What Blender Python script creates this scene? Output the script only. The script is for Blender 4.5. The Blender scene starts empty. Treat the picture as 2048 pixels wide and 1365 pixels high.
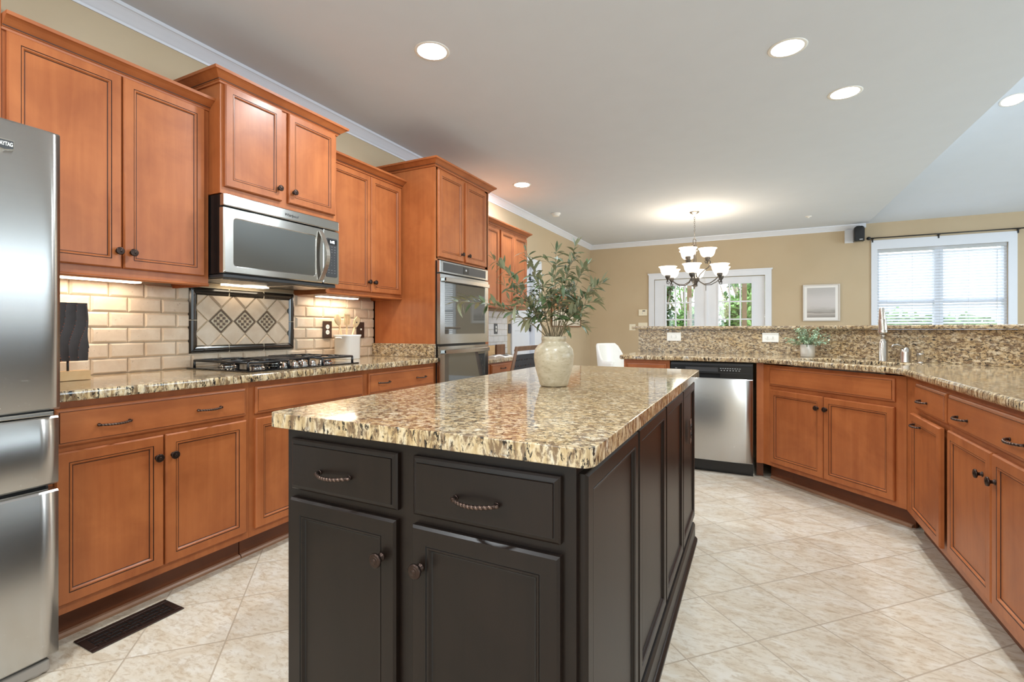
import bpy, bmesh, math, random
from mathutils import Vector, Matrix
PI = math.pi
rnd = random.Random(7)
SC = bpy.context.scene
COL = SC.collection
# ---------------------------------------------------------------- camera
TH = math.atan(485 / 967.0)
EYE = 1.132
cam = bpy.data.cameras.new('camera')
cam.sensor_width = 36.0
cam.lens = 967.0 / 2048 * 36
cam.shift_y = -23.5 / 2048
cam.clip_start = 0.02
co = bpy.data.objects.new('camera', cam)
co.location = (0, 0, EYE)
co.rotation_euler = (PI / 2, 0, TH)
COL.objects.link(co)
SC.camera = co
# ---------------------------------------------------------------- world and exposure
SC.view_settings.view_transform = 'Standard'
SC.view_settings.look = 'None'
SC.view_settings.exposure = 0.12
SC.view_settings.gamma = 1.0
SC.view_settings.use_curve_mapping = False
SC.cycles.use_denoising = True
SC.cycles.max_bounces = 8
SC.cycles.diffuse_bounces = 5
SC.cycles.glossy_bounces = 4
SC.cycles.transmission_bounces = 6
SC.cycles.caustics_reflective = False
SC.cycles.caustics_refractive = False
SC.cycles.sample_clamp_indirect = 4.0
W = bpy.data.worlds.new('sky')
SC.world = W
W.use_nodes = True
wb = W.node_tree.nodes['Background']
wb.inputs[0].default_value = (0.86, 0.93, 1.0, 1)
wb.inputs[1].default_value = 3.4


def area(name, loc, rot, sx, sy, power, col=(1, 1, 1), parent=None):
    l = bpy.data.lights.new(name, 'AREA')
    l.shape = 'RECTANGLE'
    l.size = sx
    l.size_y = sy
    l.energy = power
    l.color = col
    o = bpy.data.objects.new(name, l)
    o.location = loc
    o.rotation_euler = rot
    COL.objects.link(o)
    if parent:
        o.parent = parent
    return o


# added soft fill without windows: area lights behind camera and by right wall
area('added_rear_fill', (-1.7, -2.44, 1.35), (PI / 2, 0, 0), 1.3, 2.1, 34, (0.69, 0.87, 1.0))
area('added_rear_fill', (1.9, -2.44, 1.35), (PI / 2, 0, 0), 1.5, 2.1, 44, (0.69, 0.87, 1.0))
area('added_right_fill', (6.3, 0.5, 1.35), (PI / 2, 0, PI / 2), 1.7, 2.5, 120, (0.70, 0.87, 1.0))
area('added_right_fill', (6.3, 4.6, 1.6), (PI / 2, 0, PI / 2), 3.6, 2.1, 175, (0.70, 0.87, 1.0))


# ---------------------------------------------------------------- materials
def srgb(r, g, b):
    f = lambda c: (c / 255 / 12.92) if c / 255 <= 0.04045 else ((c / 255 + 0.055) / 1.055) ** 2.4
    return (f(r), f(g), f(b), 1)


class NT:
    def __init__(s, name):
        s.m = bpy.data.materials.new(name)
        s.m.use_nodes = True
        s.t = s.m.node_tree
        s.b = s.t.nodes['Principled BSDF']
        s.out = s.t.nodes['Material Output']

    def n(s, typ, **kw):
        nd = s.t.nodes.new(typ)
        for k, v in kw.items():
            setattr(nd, k, v)
        return nd

    def l(s, a, b):
        s.t.links.new(a, b)

    def setp(s, **kw):
        for k, v in kw.items():
            s.b.inputs[k.replace('_', ' ')].default_value = v
        return s

    def coords(s, kind='Object', scale=(1, 1, 1), rot=(0, 0, 0), loc=(0, 0, 0), rand=False):
        tc = s.n('ShaderNodeTexCoord')
        mp = s.n('ShaderNodeMapping')
        mp.inputs['Scale'].default_value = scale
        mp.inputs['Rotation'].default_value = rot
        mp.inputs['Location'].default_value = loc
        src = tc.outputs[kind]
        if rand:
            oi = s.n('ShaderNodeObjectInfo')
            mul = s.n('ShaderNodeVectorMath', operation='SCALE')
            s.l(oi.outputs['Random'], mul.inputs['Scale'])
            mul.inputs[0].default_value = (37, 23, 51)
            ad = s.n('ShaderNodeVectorMath', operation='ADD')
            s.l(src, ad.inputs[0])
            s.l(mul.outputs[0], ad.inputs[1])
            src = ad.outputs[0]
        s.l(src, mp.inputs['Vector'])
        return mp.outputs[0]

    def noise(s, vec, scale, detail=3, rough=0.5, dist=0.0):
        nd = s.n('ShaderNodeTexNoise')
        nd.inputs['Scale'].default_value = scale
        nd.inputs['Detail'].default_value = detail
        nd.inputs['Roughness'].default_value = rough
        nd.inputs['Distortion'].default_value = dist
        s.l(vec, nd.inputs['Vector'])
        return nd.outputs[0]

    def ramp(s, fac, stops, interp='LINEAR'):
        nd = s.n('ShaderNodeValToRGB')
        cr = nd.color_ramp
        cr.interpolation = interp
        while len(cr.elements) < len(stops):
            cr.elements.new(0.5)
        for e, (p, c) in zip(cr.elements, stops):
            e.position = p
            e.color = c if len(c) == 4 else (*c, 1)
        s.l(fac, nd.inputs[0])
        return nd.outputs[0]

    def mix(s, fac, a, b, mode='MIX'):
        nd = s.n('ShaderNodeMix', data_type='RGBA', blend_type=mode)
        for sock, v in ((nd.inputs[0], fac), (nd.inputs[6], a), (nd.inputs[7], b)):
            if hasattr(v, 'is_linked') or hasattr(v, 'links'):
                s.l(v, sock)
            else:
                sock.default_value = v
        return nd.outputs[2]

    def math(s, op, a, b=0.0, c=None):
        nd = s.n('ShaderNodeMath', operation=op)
        for i, v in enumerate((a, b) if c is None else (a, b, c)):
            if hasattr(v, 'links'):
                s.l(v, nd.inputs[i])
            else:
                nd.inputs[i].default_value = v
        return nd.outputs[0]

    def bump(s, h, strength=0.2, dist=0.01):
        nd = s.n('ShaderNodeBump')
        nd.inputs['Strength'].default_value = strength
        nd.inputs['Distance'].default_value = dist
        s.l(h, nd.inputs['Height'])
        s.l(nd.outputs[0], s.b.inputs['Normal'])

    def base(s, c):
        s.l(c, s.b.inputs['Base Color'])


def plain(name, col, rough=0.5, metal=0.0, spec=0.5, var=0.0, vscale=6):
    t = NT(name)
    t.setp(Roughness=rough, Metallic=metal)
    t.b.inputs['Specular IOR Level'].default_value = spec
    if var:
        f = t.noise(t.coords(rand=True), vscale, 4)
        lo = tuple(c * (1 - var) for c in col[:3])
        hi = tuple(min(1, c * (1 + var)) for c in col[:3])
        t.base(t.ramp(f, [(0.3, lo), (0.7, hi)]))
    else:
        t.b.inputs['Base Color'].default_value = col
    return t.m


def emis(name, col, strength):
    t = NT(name)
    t.b.inputs['Base Color'].default_value = col
    t.b.inputs['Emission Color'].default_value = col
    t.b.inputs['Emission Strength'].default_value = strength
    return t.m


def wood(name, dark, mid, light, axis='z', rough=0.42, coat=0.12):
    t = NT(name)
    sc = {'z': (26, 26, 1.6), 'x': (1.6, 26, 26)}[axis]
    v = t.coords(rand=True, scale=sc)
    v2 = t.coords(rand=True)
    g = t.noise(v, 1.0, 6, 0.6, 0.4)
    blot = t.noise(v2, 4.0, 4, 0.6, 0.6)
    c1 = t.ramp(g, [(0.25, mid), (0.75, light)])
    c2 = t.ramp(blot, [(0.3, dark), (0.62, (1, 1, 1, 1))])
    t.base(t.mix(0.32, c1, c2, 'MULTIPLY'))
    t.setp(Roughness=rough)
    t.b.inputs['Specular IOR Level'].default_value = 0.36
    t.b.inputs['Coat Weight'].default_value = coat
    t.b.inputs['Coat Roughness'].default_value = 0.22
    t.bump(g, 0.05, 0.002)
    return t.m


M = {}
_wd, _wm, _wl = srgb(146, 79, 40), srgb(165, 92, 48), srgb(182, 108, 60)
M['wood'] = wood('cabinet_wood_vertical', _wd, _wm, _wl, 'z')
M['woodx'] = wood('cabinet_wood_horizontal', _wd, _wm, _wl, 'x')
M['shoe'] = wood('shoe_moulding_wood', srgb(128, 90, 66), srgb(146, 106, 80), srgb(166, 126, 98), 'x')
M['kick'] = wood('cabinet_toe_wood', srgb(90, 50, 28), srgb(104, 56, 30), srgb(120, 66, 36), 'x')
M['glaze'] = plain('cabinet_glaze_line', srgb(52, 24, 12), 0.5)
M['black'] = wood('island_black_wood', srgb(21, 13, 9), srgb(25, 16, 11), srgb(33, 22, 16), 'z', 0.38, 0.05)
M['black'].node_tree.nodes['Principled BSDF'].inputs['Specular IOR Level'].default_value = 0.26
M['blackglaze'] = plain('island_groove', srgb(18, 14, 12), 0.5)
M['bronze'] = plain('oil_rubbed_bronze', srgb(62, 48, 42), 0.34, 0.85)
M['bronze_hi'] = plain('worn_bronze', srgb(112, 92, 82), 0.3, 0.9)
M['iron'] = plain('chandelier_iron', srgb(80, 76, 72), 0.4, 0.7)
M['white'] = plain('white_trim_paint', srgb(224, 228, 236), 0.35, var=0.01)
M['ceil'] = plain('ceiling_paint', srgb(214, 221, 230), 0.9, var=0.01)
M['whitepl'] = plain('white_plastic', srgb(240, 238, 232), 0.3)
M['ivory'] = plain('ivory_plastic', srgb(238, 230, 208), 0.35)
M['blackpl'] = plain('black_plastic', srgb(22, 22, 23), 0.28)
M['dkgray'] = plain('dark_grey_plastic', srgb(58, 58, 60), 0.35)
M['grille'] = plain('grey_grille_plastic', srgb(150, 142, 134), 0.4)
M['brownpl'] = plain('brown_plate', srgb(58, 42, 34), 0.4)
M['gap'] = plain('painted_gap_shade', (0.008, 0.008, 0.008, 1), 0.8)  # near-black stands in for the shade inside slots, holes and gaps
M['chrome'] = plain('polished_chrome', (0.75, 0.74, 0.73, 1), 0.12, 1.0)
M['nickel'] = plain('brushed_nickel', srgb(196, 188, 178), 0.27, 1.0)
M['iron_grate'] = plain('cast_iron_enamel', (0.012, 0.012, 0.013, 1), 0.3)
M['glassblack'] = plain('black_cooktop_glass', (0.006, 0.006, 0.007, 1), 0.04)
M['stone_ceramic'] = plain('white_ceramic', srgb(226, 224, 220), 0.25)
M['spoon'] = plain('pale_wood', srgb(226, 196, 150), 0.6, var=0.08)
M['tan_wood'] = wood('tan_block_wood', srgb(200, 160, 110), srgb(214, 176, 126), srgb(232, 198, 150), 'x', 0.6, 0.0)
M['walnut'] = wood('walnut', srgb(90, 56, 34), srgb(112, 72, 44), srgb(150, 100, 62), 'z', 0.5, 0.1)
M['chairwood'] = wood('chair_wood', srgb(96, 70, 52), srgb(110, 80, 60), srgb(134, 100, 76), 'z', 0.5, 0.1)
M['strap'] = plain('black_webbing', srgb(52, 54, 60), 0.7, var=0.15, vscale=40)
M['paper'] = plain('paper', srgb(238, 234, 230), 0.7)
M['red'] = plain('red_brown_wood_edge', srgb(164, 88, 56), 0.5)


def wallmat():
    t = NT('tan_wall_paint')
    f = t.noise(t.coords(), 2.0, 3)
    t.base(t.ramp(f, [(0.3, srgb(193, 173, 143)), (0.7, srgb(197, 178, 149))]))
    t.setp(Roughness=0.85)
    t.bump(t.noise(t.coords(), 220, 2), 0.03, 0.001)
    return t.m


M['wall'] = wallmat()


def granite(name, rot, light=1.0, seed=0.0, scl=(1.45, 1.6, 0.55)):
    t = NT(name)
    v = t.coords(scale=scl, rot=rot, loc=(seed, seed * 2, 0))
    vi = t.coords(loc=(seed + 3, 0, seed))
    k = lambda r, g, b: tuple(min(1.0, c * light) for c in srgb(r, g, b)[:3]) + (1,)
    big = t.noise(v, 5, 4, 0.6, 0.8)
    med = t.noise(v, 34, 5, 0.62, 0.5)
    base = t.ramp(med, [(0.30, k(150, 124, 90)), (0.43, k(196, 170, 130)), (0.55, k(216, 196, 162)), (0.70, k(230, 220, 200))])
    gold = t.ramp(big, [(0.45, (1, 1, 1, 1)), (0.7, (0.97, 0.86, 0.66, 1))])
    c = t.mix(0.8, base, gold, 'MULTIPLY')
    vein = t.noise(v, 40, 6, 0.70, 0.55)
    vm = t.ramp(vein, [(0.44, (1, 1, 1, 1)), (0.52, (0, 0, 0, 1))])
    c = t.mix(t.math('MULTIPLY', vm, 0.85), c, k(112, 86, 64))
    blk = t.noise(v, 64, 5, 0.68, 0.5)
    bm = t.ramp(blk, [(0.405, (1, 1, 1, 1)), (0.445, (0, 0, 0, 1))])
    c = t.mix(bm, c, (0.022, 0.018, 0.016, 1))
    gr = t.noise(vi, 38, 3, 0.6, 0.6)
    gm = t.ramp(gr, [(0.66, (0, 0, 0, 1)), (0.74, (1, 1, 1, 1))])
    c = t.mix(t.math('MULTIPLY', gm, 0.7), c, k(178, 176, 172))
    t.base(c)
    t.setp(Roughness=0.07)
    t.b.inputs['Specular IOR Level'].default_value = 0.62
    return t.m


M['granite'] = granite('granite_island', (0.25, 0.35, math.radians(10)), 0.93)
M['granite_l'] = granite('granite_left', (0, 0, math.radians(80)), 1.0, 5.0)
M['granite_r'] = granite('granite_right', (0, 0, math.radians(12)), 0.98, 9.0)
M['granite_s'] = granite('granite_splash', (math.radians(8), 0.15, 0.0), 0.84, 13.0, (0.95, 0.95, 1.7))
for _m in ('granite_s',):
    M[_m].node_tree.nodes['Principled BSDF'].inputs['Roughness'].default_value = 0.30


def floor_mat():
    t = NT('cream_floor_tile')
    tc = t.n('ShaderNodeTexCoord')
    sp = t.n('ShaderNodeSeparateXYZ')
    t.l(tc.outputs['Object'], sp.inputs[0])
    P = 0.3048
    r2 = 2 ** -0.5
    x, y = sp.outputs[0], sp.outputs[1]
    u = t.math('DIVIDE', t.math('SUBTRACT', t.math('MULTIPLY', t.math('ADD', x, y), r2), 1.70), P)
    v = t.math('DIVIDE', t.math('SUBTRACT', t.math('MULTIPLY', t.math('SUBTRACT', y, x), r2), 1.69), P)
    def edge(q):
        f = t.math('FRACT', q)
        return t.math('MINIMUM', f, t.math('SUBTRACT', 1.0, f))
    d = t.math('MINIMUM', edge(u), edge(v))
    g = t.ramp(d, [(0.0065, (1, 1, 1, 1)), (0.0115, (0, 0, 0, 1))])
    cb = t.n('ShaderNodeCombineXYZ')
    t.l(t.math('FLOOR', u), cb.inputs[0])
    t.l(t.math('FLOOR', v), cb.inputs[1])
    wn = t.n('ShaderNodeTexWhiteNoise', noise_dimensions='3D')
    t.l(cb.outputs[0], wn.inputs['Vector'])
    off = t.n('ShaderNodeVectorMath', operation='SCALE')
    t.l(wn.outputs['Color'], off.inputs[0])
    off.inputs['Scale'].default_value = 9.0
    ad = t.n('ShaderNodeVectorMath', operation='ADD')
    t.l(tc.outputs['Object'], ad.inputs[0])
    t.l(off.outputs[0], ad.inputs[1])
    mp = t.n('ShaderNodeMapping')
    mp.inputs['Rotation'].default_value = (0, 0, math.radians(-20))
    mp.inputs['Scale'].default_value = (1, 2.1, 1)
    t.l(ad.outputs[0], mp.inputs[0])
    n1 = t.noise(mp.outputs[0], 5.5, 6, 0.62, 0.9)
    n2 = t.noise(mp.outputs[0], 26, 5, 0.7, 0.6)
    c = t.ramp(n1, [(0.28, srgb(198, 179, 155)), (0.46, srgb(214, 201, 181)), (0.60, srgb(221, 212, 197)), (0.8, srgb(230, 224, 214))])
    c2 = t.ramp(n2, [(0.36, srgb(204, 184, 160)), (0.52, (1, 1, 1, 1))])
    c = t.mix(0.55, c, c2, 'MULTIPLY')
    per = t.ramp(wn.outputs['Value'], [(0, (0.93, 0.92, 0.91, 1)), (1, (1, 1, 1, 1))])
    c = t.mix(1.0, c, per, 'MULTIPLY')
    t.base(t.mix(g, c, srgb(176, 160, 140)))
    t.setp(Roughness=0.33)
    hb = t.mix(g, n2, (0, 0, 0, 1))
    t.bump(hb, 0.12, 0.003)
    return t.m


M['floor'] = floor_mat()


def steel(name, axis, col=(0.55, 0.54, 0.525, 1), rough=0.27):
    t = NT(name)
    sc = {'x': (3, 3, 420), 'z': (420, 420, 3)}[axis]
    g = t.noise(t.coords(scale=sc), 1.0, 2, 0.5)
    t.base(t.ramp(g, [(0.3, tuple(c * 0.985 for c in col[:3])), (0.7, tuple(min(1, c * 1.015) for c in col[:3]))]))
    t.setp(Roughness=rough)
    t.setp(Metallic=1.0)
    t.b.inputs['Anisotropic'].default_value = 0.85
    t.b.inputs['Anisotropic Rotation'].default_value = 0.25
    return t.m


M['steel'] = steel('brushed_steel', 'x')
M['steel_mw'] = steel('satin_steel', 'x', (0.58, 0.58, 0.565, 1), 0.2)
M['steel_sink'] = steel('sink_steel', 'z', (0.5, 0.5, 0.5, 1), 0.3)


def glassdark(name, col, rough=0.03, metal=0.75):
    t = NT(name)
    t.setp(Roughness=rough, Metallic=metal)
    t.b.inputs['Base Color'].default_value = col
    return t.m


M['ovenglass'] = glassdark('oven_glass', (0.22, 0.215, 0.20, 1))
M['mwglass'] = glassdark('microwave_glass', (0.20, 0.20, 0.19, 1), 0.12)


def pane():
    t = NT('window_glass')
    t.setp(Roughness=0.0, IOR=1.45)
    t.b.inputs['Transmission Weight'].default_value = 1.0
    tr = t.n('ShaderNodeBsdfTransparent')
    gl = t.n('ShaderNodeBsdfGlossy')
    gl.inputs['Roughness'].default_value = 0.0
    mx = t.n('ShaderNodeMixShader')
    mx.inputs[0].default_value = 0.06
    t.l(tr.outputs[0], mx.inputs[1])
    t.l(gl.outputs[0], mx.inputs[2])
    t.l(mx.outputs[0], t.out.inputs[0])
    return t.m


M['pane'] = pane()


def travertine(name, a, b, c):
    t = NT(name)
    v = t.coords()
    n = t.noise(v, 9, 5, 0.6, 0.5)
    n2 = t.noise(v, 75, 4, 0.7, 0.3)
    col = t.ramp(n, [(0.3, a), (0.55, b), (0.75, c)])
    pit = t.ramp(n2, [(0.27, srgb(150, 122, 92)), (0.36, (1, 1, 1, 1))])
    t.base(t.mix(0.7, col, pit, 'MULTIPLY'))
    t.setp(Roughness=0.45)
    t.bump(n2, 0.12, 0.002)
    return t.m


M['tile'] = travertine('travertine_tile', srgb(204, 180, 154), srgb(216, 196, 172), srgb(226, 210, 190))
M['grout'] = plain('cream_grout', srgb(214, 200, 174), 0.8)
M['tilew'] = travertine('white_desk_tile', srgb(206, 204, 204), srgb(216, 214, 214), srgb(224, 222, 222))
M['liner'] = plain('glazed_black_liner', srgb(48, 42, 36), 0.16, 0.0, 0.7, 0.25, 5)
M['mosdark'] = plain('mosaic_dark', srgb(98, 76, 58), 0.4, var=0.25, vscale=30)
M['moslight'] = plain('mosaic_light', srgb(200, 180, 150), 0.4, var=0.15, vscale=60)


def vase_mat():
    t = NT('mottled_glazed_stoneware')
    v = t.coords(scale=(1, 1, 2.2))
    n = t.noise(v, 16, 6, 0.65, 1.0)
    n2 = t.noise(v, 60, 4, 0.7)
    c = t.ramp(n, [(0.3, srgb(170, 156, 130)), (0.55, srgb(190, 177, 152)), (0.75, srgb(210, 200, 180))])
    d = t.ramp(n2, [(0.3, srgb(176, 164, 134)), (0.45, (1, 1, 1, 1))])
    t.base(t.mix(0.5, c, d, 'MULTIPLY'))
    t.setp(Roughness=0.28)
    t.bump(n, 0.1, 0.003)
    return t.m


M['vase'] = vase_mat()


def leaf_mat(name, top, under, rough=0.4):
    t = NT(name)
    geo = t.n('ShaderNodeNewGeometry')
    wn = t.noise(t.coords(), 14, 2)
    lo = tuple(c * 0.7 for c in top[:3])
    hi = tuple(min(1, c * 1.5) for c in top[:3])
    a = t.ramp(wn, [(0.35, lo), (0.65, hi)])
    t.base(t.mix(geo.outputs['Backfacing'], a, under))
    t.setp(Roughness=rough)
    return t.m


M['olive'] = leaf_mat('olive_leaf', srgb(70, 86, 52), srgb(150, 152, 122), 0.5)
M['twig'] = plain('olive_twig', srgb(132, 118, 92), 0.7, var=0.2, vscale=30)
M['sage'] = leaf_mat('pale_sage_leaf', srgb(142, 164, 134), srgb(178, 194, 166))
M['bushy'] = leaf_mat('garden_leaf', srgb(110, 150, 80), srgb(150, 180, 116), 0.6)
M['bushd'] = leaf_mat('dark_garden_leaf', srgb(60, 96, 56), srgb(90, 126, 80), 0.6)
M['bark'] = plain('bark', srgb(150, 140, 126), 0.9, var=0.2)
M['post'] = plain('porch_post_wood', srgb(128, 108, 84), 0.8, var=0.15)
M['deck'] = plain('porch_deck', srgb(150, 140, 124), 0.8, var=0.15)
M['grass'] = plain('lawn_green', srgb(116, 140, 84), 0.9, var=0.25)
M['canlight'] = emis('recessed_lamp_lens', (1, 0.97, 0.92, 1), 22)
M['strip'] = emis('under_cabinet_lens', (1, 0.86, 0.66, 1), 7)
M['shade'] = emis('lit_alabaster_shade', (1, 0.87, 0.70, 1), 2.6)
M['display'] = emis('clock_digits', (0.9, 0.95, 1, 1), 2.5)
M['mark'] = plain('panel_print', srgb(196, 198, 200), 0.5)
M['dimmark'] = plain('dim_panel_print', srgb(120, 120, 120), 0.5)
_t = NT('white_blind_slat')
_t.setp(Roughness=0.45)
_t.b.inputs['Base Color'].default_value = srgb(246, 247, 250)
_tl = _t.n('ShaderNodeBsdfTranslucent')
_tl.inputs[0].default_value = (0.93, 0.96, 1, 1)
_mx = _t.n('ShaderNodeMixShader')
_mx.inputs[0].default_value = 0.6
_t.l(_t.b.outputs[0], _mx.inputs[1])
_t.l(_tl.outputs[0], _mx.inputs[2])
_t.l(_mx.outputs[0], _t.out.inputs[0])
M['blind'] = _t.m


# ---------------------------------------------------------------- mesh helpers
class MB:
    def __init__(s):
        s.bm = bmesh.new()
        s.mats = []

    def mi(s, m):
        m = M[m] if isinstance(m, str) else m
        if m not in s.mats:
            s.mats.append(m)
        return s.mats.index(m)

    def face(s, pts, m=0, smooth=False):
        vs = [s.bm.verts.new(p) for p in pts]
        f = s.bm.faces.new(vs)
        f.material_index = s.mi(m)
        f.smooth = smooth
        return f

    def box(s, x0, x1, y0, y1, z0, z1, m, mat=None):
        x0, x1 = min(x0, x1), max(x0, x1)
        y0, y1 = min(y0, y1), max(y0, y1)
        z0, z1 = min(z0, z1), max(z0, z1)
        P = [(x0, y0, z0), (x1, y0, z0), (x1, y1, z0), (x0, y1, z0), (x0, y0, z1), (x1, y0, z1), (x1, y1, z1), (x0, y1, z1)]
        if mat is not None:
            P = [mat @ Vector(p) for p in P]
        vs = [s.bm.verts.new(p) for p in P]
        k = s.mi(m)
        for q in ((0, 3, 2, 1), (4, 5, 6, 7), (0, 1, 5, 4), (1, 2, 6, 5), (2, 3, 7, 6), (3, 0, 4, 7)):
            f = s.bm.faces.new([vs[i] for i in q])
            f.material_index = k
        return s

    def loops(s, rings, m, closed=True, cap0=True, cap1=True, smooth=False, mlist=None):
        R = [[s.bm.verts.new(p) for p in r] for r in rings]
        n = len(R[0])
        for i in range(len(R) - 1):
            k = s.mi(mlist[i] if mlist else m)
            for j in range(n if closed else n - 1):
                j2 = (j + 1) % n
                try:
                    f = s.bm.faces.new((R[i][j], R[i][j2], R[i + 1][j2], R[i + 1][j]))
                    f.material_index = k
                    f.smooth = smooth
                except ValueError:
                    pass
        if cap0:
            f = s.bm.faces.new(list(reversed(R[0])))
            f.material_index = s.mi(mlist[0] if mlist else m)
        if cap1:
            f = s.bm.faces.new(R[-1])
            f.material_index = s.mi(mlist[-1] if mlist else m)
        return s

    def lathe(s, prof, m, c=(0, 0, 0), seg=24, mat=None, smooth=True, cap0=True, cap1=True):
        rings = []
        for r, z in prof:
            ring = []
            for j in range(seg):
                a = 2 * PI * j / seg
                p = Vector((c[0] + r * math.cos(a), c[1] + r * math.sin(a), c[2] + z))
                ring.append(mat @ p if mat is not None else p)
            rings.append(ring)
        return s.loops(rings, m, smooth=smooth, cap0=cap0, cap1=cap1)

    def tube(s, pts, r, m, seg=8, smooth=True, cap=True):
        pts = [Vector(p) for p in pts]
        rs = r if isinstance(r, (list, tuple)) else [r] * len(pts)
        rings = []
        up = Vector((0, 0, 1))
        for i, p in enumerate(pts):
            a = pts[max(0, i - 1)]
            b = pts[min(len(pts) - 1, i + 1)]
            d = (b - a).normalized()
            if i == 0:
                ref = up if abs(d.dot(up)) < 0.95 else Vector((1, 0, 0))
                nx = d.cross(ref).normalized()
            else:
                nx = (nx - d * nx.dot(d))
                nx = nx.normalized() if nx.length > 1e-6 else d.cross(up).normalized()
            ny = d.cross(nx)
            rings.append([p + (nx * math.cos(2 * PI * j / seg) + ny * math.sin(2 * PI * j / seg)) * rs[i] for j in range(seg)])
        return s.loops(rings, m, smooth=smooth, cap0=cap, cap1=cap)

    def prism(s, poly, z0, z1, m):
        return s.loops([[(x, y, z0) for x, y in poly], [(x, y, z1) for x, y in poly]], m)

    def build(s, name, parent=None, bevel=0, seg=2, loc=None, fixn=True):
        if fixn:
            bmesh.ops.recalc_face_normals(s.bm, faces=s.bm.faces)
        me = bpy.data.meshes.new(name)
        s.bm.to_mesh(me)
        s.bm.free()
        for m in s.mats:
            me.materials.append(m)
        o = bpy.data.objects.new(name, me)
        COL.objects.link(o)
        if parent is not None:
            o.parent = parent
        if loc:
            o.location = loc
        if bevel:
            b = o.modifiers.new('bevel', 'BEVEL')
            b.width = bevel
            b.segments = seg
            b.limit_method = 'ANGLE'
            b.angle_limit = math.radians(40)
        return o


def tag(o, label, cat, group=None, kind=None):
    o['label'] = label
    o['category'] = cat
    if group:
        o['group'] = group
    if kind:
        o['kind'] = kind
    return o


def thing(name, label, cat, loc=(0, 0, 0), rz=0.0, group=None):
    o = bpy.data.objects.new(name, None)
    o.empty_display_size = 0.05
    o.location = loc
    o.rotation_euler = (0, 0, rz)
    COL.objects.link(o)
    return tag(o, label, cat, group)


def struct(o):
    o['kind'] = 'structure'
    return o


def text_mesh(body, size, m, name, parent, mat, depth=0.0004, shear=0.0, bold=0.0):
    cu = bpy.data.curves.new(name, 'FONT')
    cu.body = body
    cu.size = size
    cu.extrude = depth
    cu.shear = shear
    cu.offset = bold
    cu.align_x = 'CENTER'
    cu.align_y = 'CENTER'
    tmp = bpy.data.objects.new(name + '_tmp', cu)
    COL.objects.link(tmp)
    dg = bpy.context.evaluated_depsgraph_get()
    me = bpy.data.meshes.new_from_object(tmp.evaluated_get(dg))
    bpy.data.objects.remove(tmp)
    me.materials.clear()
    me.materials.append(M[m])
    o = bpy.data.objects.new(name, me)
    COL.objects.link(o)
    o.parent = parent
    o.matrix_local = mat
    return o


# ---------------------------------------------------------------- room shell
XL, YB, ZC = -2.83, 9.0, 2.74
XE = 1.53            # where the flat kitchen ceiling stops
XR, YF = 6.4, -2.5
SL = 0.25            # slope of the family room ceiling
mb = MB(); mb.box(XL - 0.15, XR + 0.15, YF - 0.15, YB + 0.15, -0.12, 0, 'floor'); struct(mb.build('floor'))
mb = MB(); mb.box(XL - 0.15, XE, YF - 0.15, YB + 0.15, ZC, ZC + 0.12, 'ceil'); struct(mb.build('ceiling'))
# sloped ceiling of the family room rising away from the back wall
zt = lambda y: ZC + SL * (YB - y)
mb = MB()
yr = 1.6
mb.loops([[(XE, YB + 0.15, zt(YB + 0.15)), (XR + 0.15, YB + 0.15, zt(YB + 0.15)), (XR + 0.15, YB + 0.15, zt(YB) + 0.12), (XE, YB + 0.15, zt(YB) + 0.12)],
          [(XE, yr, zt(yr)), (XR + 0.15, yr, zt(yr)), (XR + 0.15, yr, zt(yr) + 0.12), (XE, yr, zt(yr) + 0.12)],
          [(XE, YF - 0.15, zt(2 * yr - YF)), (XR + 0.15, YF - 0.15, zt(2 * yr - YF)), (XR + 0.15, YF - 0.15, zt(2 * yr - YF) + 0.12), (XE, YF - 0.15, zt(2 * yr - YF) + 0.12)]], 'ceil')
struct(mb.build('ceiling'))
mb = MB()
poly = [(YB, ZC + 0.002), (yr, ZC + 0.002), (YF, ZC + 0.002), (YF, zt(2 * yr - YF)), (yr, zt(yr))]
mb.loops([[(XE - 0.10, y, z) for y, z in poly], [(XE, y, z) for y, z in poly]], 'ceil')
struct(mb.build('wall_above_kitchen_ceiling'))


def wall_with_holes(name, axis, c0, c1, a0, a1, ztop, holes, m='wall'):
    """axis 'y': wall in the x direction at y c0..c1; axis 'x': wall in the y direction at x c0..c1."""
    mb = MB()
    xs = sorted({a0, a1, *[h[0] for h in holes], *[h[1] for h in holes]})
    zs = sorted({0, ztop, *[h[2] for h in holes], *[h[3] for h in holes]})
    for i in range(len(xs) - 1):
        col = []
        for j in range(len(zs) - 1):
            xm, zm = (xs[i] + xs[i + 1]) / 2, (zs[j] + zs[j + 1]) / 2
            if any(h[0] < xm < h[1] and h[2] < zm < h[3] for h in holes):
                continue
            if col and abs(col[-1][1] - zs[j]) < 1e-9:
                col[-1][1] = zs[j + 1]
            else:
                col.append([zs[j], zs[j + 1]])
        for z0, z1 in col:
            if axis == 'y':
                mb.box(xs[i], xs[i + 1], c0, c1, z0, z1, m)
            else:
                mb.box(c0, c1, xs[i], xs[i + 1], z0, z1, m)
    return struct(mb.build(name))


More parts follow.
